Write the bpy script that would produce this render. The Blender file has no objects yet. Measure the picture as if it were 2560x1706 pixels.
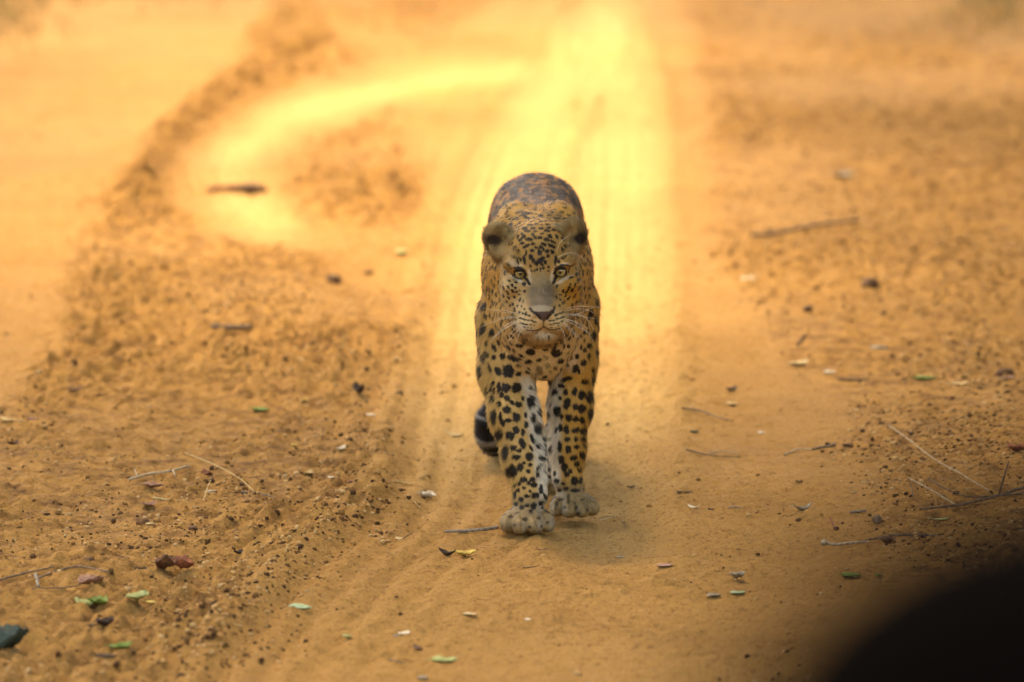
import bpy, bmesh, math, random
import numpy as np
from mathutils import Vector, Matrix
from mathutils.bvhtree import BVHTree

R = math.radians
scene = bpy.context.scene
COL = scene.collection
rng = np.random.default_rng(11)
random.seed(7)

# ------------------------------------------------------------------ camera
PITCH = R(8.5)
CAM = np.array([0.0, -13.0, 2.34])
FPX = 16375.0                      # focal length in photo pixels (2560 wide)
cam_data = bpy.data.cameras.new('camera')
cam = bpy.data.objects.new('camera', cam_data)
COL.objects.link(cam)
cam.location = CAM
cam.rotation_euler = (R(90) - PITCH, 0, 0)
cam_data.sensor_width = 36
cam_data.lens = 36 * FPX / 2560
cam_data.clip_start = 0.1
cam_data.clip_end = 3000
cam_data.dof.use_dof = True
cam_data.dof.focus_distance = 13.17
cam_data.dof.aperture_fstop = 3.2
scene.camera = cam

# ------------------------------------------------------------------ light
SUN_EL, SUN_AZ = R(60), R(-25)      # azimuth from +Y (beyond the animal), negative = left
sun_dir = Vector((math.sin(SUN_AZ) * math.cos(SUN_EL), math.cos(SUN_AZ) * math.cos(SUN_EL), math.sin(SUN_EL)))
world = bpy.data.worlds.new('World')
scene.world = world
world.use_nodes = True
wn = world.node_tree
sky = wn.nodes.new('ShaderNodeTexSky')
sky.sky_type = 'NISHITA'
sky.sun_disc = False
sky.sun_elevation = SUN_EL
sky.sun_rotation = SUN_AZ
sky.air_density = 1.0
sky.dust_density = 3.0
bg = wn.nodes['Background']
bg.inputs['Strength'].default_value = 0.15
wn.links.new(sky.outputs[0], bg.inputs['Color'])
sd = bpy.data.lights.new('sun', 'SUN')
sd.energy = 1.75
sd.angle = R(11)
sd.color = (1.0, 0.86, 0.62)
sun = bpy.data.objects.new('sun', sd)
COL.objects.link(sun)
sun.rotation_euler = sun_dir.to_track_quat('Z', 'Y').to_euler()
sun.location = sun_dir * 40

scene.view_settings.view_transform = 'Standard'
scene.view_settings.look = 'None'
scene.view_settings.exposure = 2.6
scene.view_settings.use_white_balance = True
scene.view_settings.white_balance_temperature = 8900
scene.view_settings.white_balance_tint = 10
scene.view_settings.gamma = 1
scene.render.engine = 'CYCLES'
scene.cycles.use_denoising = True
scene.cycles.max_bounces = 4
scene.cycles.transparent_max_bounces = 8

# ------------------------------------------------------------------ helpers
SA, CA = math.sin(PITCH), math.cos(PITCH)

def pray(px, py):
    a = (px - 1280) / FPX
    b = (853 - py) / FPX
    return np.array([a, CA + b * SA, -SA + b * CA])

def ground_xy(px, py):
    d = pray(px, py)
    t = -CAM[2] / d[2]
    return CAM[0] + d[0] * t, CAM[1] + d[1] * t

def project(P):
    v = np.asarray(P, float) - CAM
    dep = v[..., 1] * CA - v[..., 2] * SA
    up = v[..., 1] * SA + v[..., 2] * CA
    return 1280 + v[..., 0] / dep * FPX, 853 - up / dep * FPX, dep

def tag(o, label=None, cat=None, group=None, kind=None):
    if label: o['label'] = label
    if cat: o['category'] = cat
    if group: o['group'] = group
    if kind: o['kind'] = kind
    return o

def link(o, parent=None):
    COL.objects.link(o)
    if parent is not None:
        o.parent = parent
    return o

def empty(name, loc=(0, 0, 0), parent=None):
    o = bpy.data.objects.new(name, None)
    o.location = loc
    o.empty_display_size = 0.1
    return link(o, parent)

def mesh_obj(name, verts, faces, mat, parent=None, smooth=True):
    me = bpy.data.meshes.new(name)
    me.from_pydata([tuple(map(float, v)) for v in verts], [], [tuple(f) for f in faces])
    if smooth:
        me.polygons.foreach_set('use_smooth', [True] * len(me.polygons))
    me.update()
    if mat: me.materials.append(mat)
    return link(bpy.data.objects.new(name, me), parent)

def mesh_np(name, V, F, mat, parent=None, smooth=True):
    """V (n,3) float, F (m,k) int with constant k"""
    me = bpy.data.meshes.new(name)
    n, (m, k) = len(V), F.shape
    me.vertices.add(n)
    me.vertices.foreach_set('co', np.ascontiguousarray(V, np.float32).ravel())
    me.loops.add(m * k)
    me.loops.foreach_set('vertex_index', np.ascontiguousarray(F, np.int32).ravel())
    me.polygons.add(m)
    me.polygons.foreach_set('loop_start', np.arange(0, m * k, k, dtype=np.int32))
    me.polygons.foreach_set('use_smooth', np.full(m, smooth))
    me.update(calc_edges=True)
    if mat: me.materials.append(mat)
    return link(bpy.data.objects.new(name, me), parent)

# value noise -------------------------------------------------------
def _hash(ix, iy, iz, seed):
    h = (ix.astype(np.int64) * 374761393 + iy.astype(np.int64) * 668265263 + iz.astype(np.int64) * 2147483647 + seed * 974634781) & 0xFFFFFFFF
    h = ((h ^ (h >> 13)) * 1274126177) & 0xFFFFFFFF
    h = ((h ^ (h >> 16)) * 2246822519) & 0xFFFFFFFF
    return ((h ^ (h >> 15)) & 0xFFFFFF) / float(0xFFFFFF)

_NT = np.random.default_rng(5).random((512, 512)).astype(np.float32)
def noise2(x, y, seed=0):
    ix, iy = np.floor(x), np.floor(y)
    fx, fy = (x - ix).astype(np.float32), (y - iy).astype(np.float32)
    fx = fx * fx * fx * (fx * (fx * 6 - 15) + 10); fy = fy * fy * fy * (fy * (fy * 6 - 15) + 10)
    ix = ix.astype(np.int32) + seed * 131; iy = iy.astype(np.int32) + seed * 57
    x0 = ix & 511; x1 = (ix + 1) & 511; y0 = (iy & 511) << 9; y1 = ((iy + 1) & 511) << 9
    T = _NT.ravel()
    a = T[y0 | x0]; b = T[y0 | x1]; c = T[y1 | x0]; d = T[y1 | x1]
    a = a + (b - a) * fx; c = c + (d - c) * fx
    return a + (c - a) * fy

def rnoise2(x, y, seed=0):
    c, s = math.cos(0.6 + seed), math.sin(0.6 + seed)
    return noise2(x * c - y * s + seed * 7.3, x * s + y * c - seed * 3.1, seed)

def fbm2(x, y, seed=0, octaves=4, gain=0.5):
    t, a, n = 0, 1.0, 0
    for o in range(octaves):
        t = t + a * (rnoise2(x, y, seed + o * 5) - 0.5)
        n += a
        x = x * 2.03; y = y * 2.03; a *= gain
    return t / n

def noise3(p, seed=0):
    i = np.floor(p); f = p - i; f = f * f * (3 - 2 * f)
    r = 0
    for dx in (0, 1):
        for dy in (0, 1):
            for dz in (0, 1):
                w = (f[:, 0] if dx else 1 - f[:, 0]) * (f[:, 1] if dy else 1 - f[:, 1]) * (f[:, 2] if dz else 1 - f[:, 2])
                r = r + w * _hash(i[:, 0] + dx, i[:, 1] + dy, i[:, 2] + dz, seed)
    return r

def sstep(a, b, x):
    t = np.clip((x - a) / (b - a), 0, 1)
    return t * t * (3 - 2 * t)

# materials ---------------------------------------------------------
def new_mat(name):
    m = bpy.data.materials.new(name)
    m.use_nodes = True
    return m, m.node_tree, m.node_tree.nodes['Principled BSDF']

def simple_mat(name, col, rough=0.7, var=0.25, scale=60, spec=0.3, col2=None):
    m, nt, p = new_mat(name)
    tc = nt.nodes.new('ShaderNodeTexCoord')
    nz = nt.nodes.new('ShaderNodeTexNoise'); nz.inputs['Scale'].default_value = scale; nz.inputs['Detail'].default_value = 5
    nt.links.new(tc.outputs['Object'], nz.inputs['Vector'])
    mx = nt.nodes.new('ShaderNodeMix'); mx.data_type = 'RGBA'
    c2 = col2 or tuple(c * (1 - var) for c in col)
    mx.inputs['A'].default_value = (*col, 1); mx.inputs['B'].default_value = (*c2, 1)
    rp = nt.nodes.new('ShaderNodeValToRGB'); rp.color_ramp.elements[0].position = 0.38; rp.color_ramp.elements[1].position = 0.62
    nt.links.new(nz.outputs['Fac'], rp.inputs['Fac'])
    nt.links.new(rp.outputs['Color'], mx.inputs['Factor'])
    nt.links.new(mx.outputs['Result'], p.inputs['Base Color'])
    p.inputs['Roughness'].default_value = rough
    p.inputs['Specular IOR Level'].default_value = spec
    bp = nt.nodes.new('ShaderNodeBump'); bp.inputs['Strength'].default_value = 0.4; bp.inputs['Distance'].default_value = 0.002
    nt.links.new(nz.outputs['Fac'], bp.inputs['Height'])
    nt.links.new(bp.outputs['Normal'], p.inputs['Normal'])
    return m

# ================================================================== GROUND
def gpoly(pts):
    return np.array([ground_xy(*p) for p in pts])

YS = 0.22      # depth squash used when measuring soft borders

def poly_sd(P, x, y):
    """signed distance (negative inside) in (x, YS*y) space"""
    A = P * np.array([1, YS]); px, py = x, y * YS
    d = np.full(px.shape, 1e9); inside = np.zeros(px.shape, bool)
    n = len(A)
    for i in range(n):
        a, b = A[i], A[(i + 1) % n]
        e = b - a
        wx, wy = px - a[0], py - a[1]
        t = np.clip((wx * e[0] + wy * e[1]) / (e @ e + 1e-12), 0, 1)
        d = np.minimum(d, (wx - t * e[0]) ** 2 + (wy - t * e[1]) ** 2)
        cond = ((a[1] <= py) & (b[1] > py)) | ((b[1] <= py) & (a[1] > py))
        xs = a[0] + (py - a[1]) / (b[1] - a[1] + 1e-15) * e[0]
        inside ^= cond & (px < xs)
    d = np.sqrt(d)
    return np.where(inside, -d, d)

def line_d(P, x, y, ys=YS):
    A = P * np.array([1, ys]); px, py = x, y * ys
    d = np.full(px.shape, 1e9)
    for a, b in zip(A[:-1], A[1:]):
        e = b - a
        wx, wy = px - a[0], py - a[1]
        t = np.clip((wx * e[0] + wy * e[1]) / (e @ e + 1e-12), 0, 1)
        d = np.minimum(d, (wx - t * e[0]) ** 2 + (wy - t * e[1]) ** 2)
    return np.sqrt(d)

ROAD = gpoly([(480, 1760), (640, 1560), (760, 1420), (890, 1320), (965, 1180), (1010, 1000), (1040, 840), (1050, 700), (1075, 560),
              (1060, 420), (1000, 330), (1020, 220), (1160, 90), (1290, -40), (1700, -40), (1725, 200), (1745, 400),
              (1765, 560), (1810, 700), (1900, 860), (2010, 1000), (2110, 1150), (2240, 1400), (2420, 1760)])
CURVE = gpoly([(1250, 120), (1000, 165), (800, 200), (640, 260), (530, 330), (450, 420), (410, 500), (480, 560), (650, 600), (820, 650),
               (960, 740), (1050, 830), (1080, 640), (900, 620), (740, 570), (690, 500), (695, 420), (760, 340), (900, 285), (1180, 240)])
LEFT = gpoly([(-400, 120), (-200, -30), (700, -30), (600, 150), (430, 280), (330, 390), (250, 500), (190, 640), (150, 800), (60, 1000), (-500, 1050)])
TRACK_R = gpoly([(1520, 1330), (1535, 1100), (1542, 850), (1548, 600), (1550, 400), (1540, 200), (1500, 40)])
TRACK_L = gpoly([(1120, 1200), (1150, 1000), (1180, 800), (1215, 600), (1270, 430), (1340, 300), (1430, 170), (1470, 60)])
TRACK_C = gpoly([(1400, 190), (1150, 195), (900, 245), (700, 300), (600, 370), (570, 440), (600, 500), (680, 560)])
BERM = gpoly([(520, 1640), (640, 1480), (720, 1400), (800, 1350), (880, 1310), (930, 1240)])
BERM2 = gpoly([(330, 560), (370, 440), (450, 330), (540, 250), (650, 180), (800, 120)])

EDGE = gpoly([(420, 1760), (640, 1520), (760, 1400), (890, 1300), (965, 1160), (1010, 1000), (1045, 820), (1060, 640)])
SUN_GLOW = gpoly([(1330, 330), (1290, 480), (1330, 900), (1640, 900), (1670, 600), (1665, 300), (1640, 120), (1400, 70), (1290, 180)])  # sunlit lane, its glow painted into the sand colour
H0 = 0.0

def masks(x, y):
    wob = 0.10 * fbm2(x * 3.1, y * 1.1, 31, 4) + 0.07 * fbm2(x * 13, y * 5, 37, 3)
    sd_ = np.minimum(np.minimum(poly_sd(ROAD, x, y), poly_sd(CURVE, x, y)), poly_sd(LEFT, x, y)) + wob
    rough = sstep(-0.05, 0.09, sd_)
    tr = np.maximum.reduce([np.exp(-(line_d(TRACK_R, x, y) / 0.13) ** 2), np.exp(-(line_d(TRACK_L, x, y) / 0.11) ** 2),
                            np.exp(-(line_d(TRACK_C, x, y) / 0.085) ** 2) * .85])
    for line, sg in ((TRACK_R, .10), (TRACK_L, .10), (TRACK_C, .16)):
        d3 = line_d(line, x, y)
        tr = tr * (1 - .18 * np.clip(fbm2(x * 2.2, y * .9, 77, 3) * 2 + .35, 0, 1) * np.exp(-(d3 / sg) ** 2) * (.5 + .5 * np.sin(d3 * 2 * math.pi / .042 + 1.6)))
    tr = tr * sstep(-0.9, 1.8, y) * (0.75 + 0.6 * fbm2(x * 5, y * 1.5, 45, 3))  # track paleness: part compacted sand, part painted sunlight
    tr = np.maximum(tr, .80 * (1 - sstep(-.16, .06, poly_sd(SUN_GLOW, x, y) + wob)) * (.8 + .5 * fbm2(x * 4, y * 1.2, 47, 3)))
    return rough, np.clip(tr, 0, 1)

def height(x, y, rough=None):
    if rough is None:
        rough, _ = masks(x, y)
    h = 0.05 * fbm2(x * 0.55, y * 0.4, 3, 2) + 0.018 * fbm2(x * 2.2, y * 1.6, 9, 3)
    near = 1 / (1 + np.maximum(y, 0) * 0.0)
    # loose broken soil beside the wheel track
    a = fbm2(x * 7, y * 7, 12, 3)
    b = fbm2(x * 24, y * 22, 17, 3, 0.6)
    c = np.clip(rnoise2(x * 38, y * 38, 23) - 0.62, 0, 1) * 2.2
    c2 = np.clip(rnoise2(x * 19, y * 19, 29) - 0.66, 0, 1) * 2.4
    e_ = fbm2(x * 62, y * 58, 19, 2, 0.6)
    pit = -np.clip(rnoise2(x * 46, y * 40, 41) - 0.60, 0, 1) * 2.2
    rough_h = np.clip(.30 + 1.0 * (fbm2(x * 1.9, y * 1.0, 95, 3) * 2.2 + .5), .25, 1.25) * rough * (1 - .40 * sstep(.3, .9, x)) * (1 + .5 * sstep(2, 6, y) * (x < .3))
    h = h + rough_h * (0.014 * a + 0.020 * b + 0.022 * e_ + 0.014 * c + 0.016 * c2 + 0.016 * pit + 0.008)
    # fine tread ripples on the compacted track
    smooth = 1 - rough
    r1 = fbm2(x * 9, y * 26, 51, 3)
    r2 = fbm2(x * 55, y * 62, 57, 2, .7)
    h = h + smooth * (0.008 * r1 + 0.013 * r2 * (.45 + .55 * sstep(-.1, .2, fbm2(x * 1.7, y * .8, 87, 3))))
    h = h + smooth * 0.0022 * np.sin(y * 150 + 5 * fbm2(x * 3, y * 2, 61, 2)) * np.clip(fbm2(x * 2.5, y * 1.5, 63, 2) * 3 + 0.4, 0, 1)
    # crumbly berms
    d1 = line_d(BERM, x, y, 0.5)
    h = h + np.exp(-(d1 / 0.06) ** 2) * (0.028 + 0.03 * b)
    d2 = line_d(BERM2, x, y, YS)
    h = h + np.exp(-(d2 / 0.05) ** 2) * (0.022 + 0.07 * a)
    for line, sg in ((TRACK_R, .10), (TRACK_L, .10), (TRACK_C, .16)):
        d3 = line_d(line, x, y)
        h = h + np.exp(-(d3 / sg) ** 2) * (-.012 + .0032 * np.sin(d3 * 2 * math.pi / .042 + 2 * fbm2(x * 2, y * .7, 79, 2)) * (1 - rough) * np.clip(fbm2(x * 2.2, y * .9, 77, 3) * 2 + .35, 0, 1))
        h = h + .014 * np.exp(-((d3 - sg * 1.5) / (sg * .35)) ** 2) * (.6 + 1.2 * b)
    # long ruts following the left edge of the road
    d4 = line_d(EDGE, x, y, .45)
    h = h + .0075 * np.sin(d4 * 2 * math.pi / .075 + 3 * fbm2(x * 1.5, y * .6, 83, 2)) * np.exp(-(d4 / .30) ** 2) * (1 - sstep(1.5, 5, y)) * (.4 + .6 * noise2(x * 1.3 + 7, y * .8, 5))
    return h - H0

H0 = float(height(np.array([.03, .10]), np.array([.03, .21])).mean())
def ground_h(x, y):
    x = np.atleast_1d(np.asarray(x, float)); y = np.atleast_1d(np.asarray(y, float))
    return height(x, y)

def spaced(lo, hi, n):
    return np.linspace(lo, hi, n)

xs = np.concatenate([-np.geomspace(900, 3.4, 22), np.linspace(-3.3, -1.7, 70)[:-1], np.linspace(-1.7, 1.7, 560), np.linspace(1.7, 3.3, 70)[1:], np.geomspace(3.4, 900, 22)])
ds = [9.9]
while ds[-1] < 27.5:
    ds.append(ds[-1] + 0.0068 * (ds[-1] / 12.0) ** 2)
ys_mid = np.array(ds) - 13.0
ys_ = np.concatenate([-np.geomspace(900, 3.3, 26), ys_mid, ys_mid[-1] + np.geomspace(0.06, 1500, 46)])
GX, GY = np.meshgrid(xs, ys_)
rough_m, track_glow_m = masks(GX.ravel(), GY.ravel())
GZ = height(GX.ravel(), GY.ravel(), rough_m)
far = np.maximum(np.abs(GX.ravel()) - 3.4, 0) + np.maximum(np.abs(GY.ravel() - 6) - 10, 0)
GZ = GZ / (1 + far * 0.1) 
V = np.stack([GX.ravel(), GY.ravel(), GZ], 1)
nx, ny = len(xs), len(ys_)
ii = (np.arange(ny - 1)[:, None] * nx + np.arange(nx - 1)[None, :]).ravel()
F = np.stack([ii, ii + 1, ii + nx + 1, ii + nx], 1)

def ground_material():
    m, nt, p = new_mat('dry sand')
    L = nt.links.new
    at = nt.nodes.new('ShaderNodeAttribute'); at.attribute_name = 'soil'
    sep = nt.nodes.new('ShaderNodeSeparateColor'); L(at.outputs['Color'], sep.inputs['Color'])
    tc = nt.nodes.new('ShaderNodeTexCoord')
    def noise(scale, detail=4, rough=0.6):
        n = nt.nodes.new('ShaderNodeTexNoise'); n.inputs['Scale'].default_value = scale
        n.inputs['Detail'].default_value = detail; n.inputs['Roughness'].default_value = rough
        L(tc.outputs['Object'], n.inputs['Vector']); return n
    def mix(a, b, f):
        n = nt.nodes.new('ShaderNodeMix'); n.data_type = 'RGBA'
        for k, v in (('A', a), ('B', b)):
            if isinstance(v, tuple): n.inputs[k].default_value = (*v, 1)
            else: L(v, n.inputs[k])
        if isinstance(f, float): n.inputs['Factor'].default_value = f
        else: L(f, n.inputs['Factor'])
        return n.outputs['Result']
    def ramp(src, lo, hi, a=0.0, b=1.0):
        n = nt.nodes.new('ShaderNodeMapRange'); n.inputs['From Min'].default_value = lo; n.inputs['From Max'].default_value = hi
        n.inputs['To Min'].default_value = a; n.inputs['To Max'].default_value = b
        L(src, n.inputs['Value']); return n.outputs['Result']
    base = mix((0.40, 0.21, 0.060), (0.34, 0.175, 0.050), ramp(noise(2.2, 4).outputs['Fac'], 0.35, 0.65))
    loose = mix((0.39, 0.20, 0.055), (0.155, 0.072, 0.022), ramp(noise(17, 5, 0.65).outputs['Fac'], 0.44, 0.66))
    c = mix(base, loose, sep.outputs['Red'])
    c = mix(c, (0.62, 0.40, 0.15), sep.outputs['Green'])  # pale tint of compacted tracks and painted sun glow
    # dark and pale grains
    g1 = noise(160, 3, 0.7)
    c = mix(c, (0.13, 0.055, 0.02), ramp(g1.outputs['Fac'], 0.53, 0.68, 0.0, 0.8))
    g3 = noise(55, 4, 0.65)
    c = mix(c, (0.16, 0.072, 0.025), ramp(g3.outputs['Fac'], 0.56, 0.70, 0.0, 0.7))
    g2 = noise(230, 2, 0.6)
    c = mix(c, (0.62, 0.42, 0.2), ramp(g2.outputs['Fac'], 0.64, 0.78, 0.0, 0.55))
    L(c, p.inputs['Base Color'])
    p.inputs['Roughness'].default_value = 0.95
    p.inputs['Specular IOR Level'].default_value = 0.15
    b1 = nt.nodes.new('ShaderNodeBump'); b1.inputs['Strength'].default_value = 0.9; b1.inputs['Distance'].default_value = 0.009
    n3 = noise(110, 5, 0.7)
    L(n3.outputs['Fac'], b1.inputs['Height'])
    L(b1.outputs['Normal'], p.inputs['Normal'])
    return m

MG = ground_material()
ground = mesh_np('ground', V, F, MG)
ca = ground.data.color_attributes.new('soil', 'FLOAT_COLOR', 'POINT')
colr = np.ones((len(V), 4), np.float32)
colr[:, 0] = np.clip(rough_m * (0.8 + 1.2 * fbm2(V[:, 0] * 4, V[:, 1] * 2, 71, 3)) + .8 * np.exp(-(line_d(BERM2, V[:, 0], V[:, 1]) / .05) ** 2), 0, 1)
colr[:, 1] = np.clip(track_glow_m * .9, 0, 1)
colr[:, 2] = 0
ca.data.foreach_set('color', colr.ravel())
tag(ground, kind='structure', label='dry orange sand road with wheel tracks and loose soil verges')

# ================================================================== LEOPARD
LX = 0.052                                  # the animal's centre line
PRIMS = []                                  # (func(P)->d, lo, hi, k, group, sign)

def rotm(rx=0, ry=0, rz=0):
    return np.array(Matrix.Rotation(R(rz), 3, 'Z') @ Matrix.Rotation(R(ry), 3, 'Y') @ Matrix.Rotation(R(rx), 3, 'X'))

HEAD_O = np.array([0.004, 0.02, 0.526])     # between the eyes
HROLL = R(-3.0)
_cr, _sr = math.cos(HROLL), math.sin(HROLL)
HM = np.array([[_cr, 0, _sr], [0, 1, 0], [-_sr, 0, _cr]])   # head frame -> body frame (roll about the view axis)

def hp(x, f, z):                            # head coords: x right, f forward, z up
    return HEAD_O + HM @ np.array([x, -f, z])

def ell(c, r, k=0.02, group='torso', rot=None, sign=1, head=False):
    r = np.array(r, float)
    M = np.eye(3) if rot is None else rot
    if head:
        c = hp(*c); M = HM @ M
    c = np.array(c, float)
    def f(P):
        q = (P - c) @ M
        k0 = np.sqrt(((q / r) ** 2).sum(-1)); k1 = np.sqrt(((q / (r * r)) ** 2).sum(-1)) + 1e-9
        return k0 * (k0 - 1) / k1
    m = r.max() + 0.035
    PRIMS.append((f, c - m, c + m, k, group, sign))

def cone(a, b, ra, rb, k=0.02, group='torso', head=False, sign=1):
    if head: a, b = hp(*a), hp(*b)
    a, b = np.array(a, float), np.array(b, float)
    ab = b - a; L2 = ab @ ab
    def f(P):
        w = P - a
        t = np.clip(w @ ab / L2, 0, 1)
        return np.sqrt(((w - t[..., None] * ab) ** 2).sum(-1)) - (ra + (rb - ra) * t)
    m = max(ra, rb) + 0.035
    PRIMS.append((f, np.minimum(a, b) - m, np.maximum(a, b) + m, k, group, sign))

def chain(pts, k=0.02, group='torso', head=False):
    for (a, b) in zip(pts[:-1], pts[1:]):
        cone(a[:3], b[:3], a[3], b[3], k, group, head)

# trunk: interpolated elliptic sections (y, centre z, half width, half height, centre x)
TS = np.array([(0.10, .445, .045, .075, 0), (0.16, .438, .076, .112, 0), (0.23, .448, .087, .142, 0), (0.32, .458, .090, .155, 0), (0.46, .460, .091, .150, 0),
               (0.62, .465, .092, .138, 0), (0.78, .480, .094, .130, 0), (0.90, .494, .096, .126, 0), (1.00, .488, .088, .110, 0), (1.06, .478, .060, .080, 0), (1.09, .475, .03, .04, 0)])
def trunk(P):
    y = np.clip(P[..., 1], TS[0, 0], TS[-1, 0])
    zc = np.interp(y, TS[:, 0], TS[:, 1]); rx = np.interp(y, TS[:, 0], TS[:, 2]); rz = np.interp(y, TS[:, 0], TS[:, 3])
    q = np.sqrt((np.abs(P[..., 0]) / rx) ** 2.3 + (np.abs(P[..., 2] - zc) / rz) ** 2.3)
    d = (q ** (2 / 2.3) - 1) * np.minimum(rx, rz)
    dy = np.abs(P[..., 1] - y)
    return np.sqrt(np.maximum(d, 0) ** 2 + dy ** 2) + np.minimum(d, 0)
PRIMS.append((trunk, np.array([-.16, .04, .22]), np.array([.16, 1.16, .68]), 0.03, 'torso', 1))
# breast, shoulders, haunches
ell((0.016, .165, .368), (.046, .055, .080), .035)
ell((-.067, .275, .420), (.038, .085, .165), .04, rot=rotm(8, 5, 0))
ell((.066, .295, .425), (.038, .085, .165), .04, rot=rotm(-4, -5, 0))
ell((-.050, .33, .580), (.028, .08, .045), .04)
ell((.048, .34, .580), (.028, .08, .045), .04)
ell((-.050, .88, .450), (.042, .12, .125), .04)
ell((.050, .90, .450), (.042, .12, .125), .04)
# neck
cone((0.0, .30, .50), (0.002, .10, .535), .105, .072, .04, 'neck')
ell((.0, .20, .560), (.058, .10, .060), .04, 'neck')
cone((0.004, .14, .42), (0.006, .05, .455), .08, .055, .04, 'neck')
# fore legs  (left in the picture = leading)
chain([(-.072, .265, .400, .050), (-.064, .215, .300, .051), (-.047, .150, .215, .0455), (-.028, .095, .135, .037), (-.014, .058, .070, .0325)], .022, 'legA')
cone((-.068, .30, .33), (-.052, .20, .24), .042, .030, .025, 'legA')
chain([(.078, .290, .420, .046), (.072, .285, .310, .044), (.067, .265, .215, .0390), (.062, .245, .135, .0310), (.061, .235, .070, .030)], .022, 'legB')
cone((.074, .33, .33), (.068, .29, .22), .038, .027, .025, 'legB')

def paw(c, yaw, group, s=1.0):
    ca_, sa_ = math.cos(R(yaw)), math.sin(R(yaw))
    def pt(x, f, z): return (c[0] + s * (x * ca_ + f * sa_), c[1] + s * (x * sa_ - f * ca_), c[2] + s * z)
    ell(pt(0, .000, .020), (.041 * s, .042 * s, .020 * s), .012, group)
    cone(pt(0, -.035, .045), pt(0, .01, .026), .027 * s, .022 * s, .02, group)
    for x, f, w, fl in ((-.037, .018, .0150, .022), (-.0135, .034, .0165, .026), (.0135, .034, .0165, .026), (.037, .018, .0150, .022)):
        ell(pt(x, f, .0160), (w * .96 * s, fl * 1.05 * s, .0170 * s), .004, group)
        cone(pt(x * .8, f - .030, .029), pt(x, f, .0215), .0115 * s, .0140 * s, .005, group)
paw((-.021, .030, 0.0), 0, 'legA', 1.06)
paw((.073, .215, 0.0), 8, 'legB', .98)
# hind legs
chain([(-.042, .860, .430, .060), (-.060, .690, .330, .046), (-.056, .760, .225, .034), (-.042, .760, .190, .026), (-.018, .67, .10, .023), (.016, .60, .045, .026)], .025, 'legC')
chain([(.042, .900, .430, .060), (.066, .800, .315, .046), (.076, .960, .225, .034), (.069, 1.03, .185, .026), (.058, 1.00, .10, .022), (.050, .98, .045, .025)], .025, 'legD')
paw((.034, .570, 0.0), -8, 'legC', .95)
paw((.048, .950, 0.0), 6, 'legD', .95)
# tail
TAIL = [(0, 1.04, .530, .034), (-.012, 1.13, .470, .028), (-.04, 1.19, .34, .026), (-.065, 1.19, .20, .026), (-.078, 1.11, .085, .025), (-.082, 1.00, .042, .025), (-.090, .915, .036, .0255), (-.100, .865, .060, .025), (-.104, .845, .095, .021), (-.100, .84, .120, .014)]
chain(TAIL, .02, 'tail')

# head (head coordinates: x, forward, up; eyes at z = 0)
H = dict(group='head', head=True)
ell((0, -.060, .012), (.070, .085, .068), .02, **H)
ell((0, -.085, .045), (.045, .07, .045), .03, **H)
ell((0, -.035, .030), (.050, .055, .046), .03, **H)                       # forehead
ell((-.042, -.040, -.036), (.038, .055, .044), .03, **H)                  # cheeks
ell((.044, -.040, -.036), (.039, .055, .044), .03, **H)
ell((0, -.005, -.076), (.042, .055, .038), .03, **H)                       # jaw
cone((0, -.008, .002), (0, .058, -.064), .034, .0265, .022, **H)          # bridge of the nose
ell((0, .040, -.075), (.040, .040, .032), .025, **H)
for s in (-1, 1):
    ell((s * .0245, .050, -.094), (.0255, .029, .0215), .012, **H)        # whisker pads
    ell((s * .043, .0065, .0158), (.025, .023, .010), .015, rot=rotm(0, -s * 12, 0), **H)   # brow
    ell((s * .050, .004, -.024), (.022, .022, .014), .018, **H)           # cheek bone
ell((0, .040, -.1175), (.026, .026, .0155), .010, **H)                    # chin
ell((0, .073, -.073), (.0225, .014, .011), .010, **H)                     # nose
ell((0, .074, -.086), (.011, .011, .011), .008, **H)
# throat
cone((0, 0, -.085), (0, -.09, -.09), .045, .065, .03, 'neck', True)
# ears
for s in (-1, 1):
    rr = rotm(-14, s * 52, s * 30); o_ = -.009 if s < 0 else -.004
    ell((s * .072 + o_, -.072, .062), (.0300, .014, .037), .012, 'ear', rr, 1, True)
    ell((s * .060 + o_, -.066, .042), (.025, .022, .022), .015, 'ear', None, 1, True)
    ell((s * .0775 + o_, -.053, .059), (.0265, .0165, .030), .006, 'ear', rr, -1, True)
# eye sockets
for s in (-1, 1):
    ell((s * .0425, .020, -.0012), (.0160, .014, .0092), .006, 'head', rotm(0, s * 14, 0), -1, True)
# mouth cleft and nostrils
cone((0, .080, -.094), (0, .078, -.106), .0022, .0022, .004, 'head', True, -1)
for s in (-1, 1):
    cone((s * .002, .073, -.1085), (s * .030, .060, -.1135), .0028, .0025, .005, 'head', True, -1)
    ell((s * .0145, .086, -.079), (.0050, .006, .0042), .004, 'head', rotm(0, s * 30, 0), -1, True)

HS = 0.003
LO = np.array([-.165, -.095, -.012]); HI = np.array([.165, 1.26, .665])
N = np.ceil((HI - LO) / HS).astype(int) + 1
axs = [LO[i] + np.arange(N[i]) * HS for i in range(3)]
SD = np.full(tuple(N), 0.5, np.float32)
for f, lo, hi, k, g, sign in PRIMS:
    a = np.clip(((lo - LO) / HS).astype(int), 0, N - 1); b = np.clip(((hi - LO) / HS).astype(int) + 2, 1, N)
    P = np.stack(np.meshgrid(*[axs[i][a[i]:b[i]] for i in range(3)], indexing='ij'), -1)
    d = f(P).astype(np.float32)
    S = SD[a[0]:b[0], a[1]:b[1], a[2]:b[2]]
    if sign > 0:
        h_ = np.maximum(k - np.abs(S - d), 0) / k
        S[...] = np.minimum(S, d) - h_ * h_ * k * 0.25
    else:
        h_ = np.maximum(k - np.abs(S + d), 0) / k
        S[...] = np.maximum(S, -d) + h_ * h_ * k * 0.25
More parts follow.
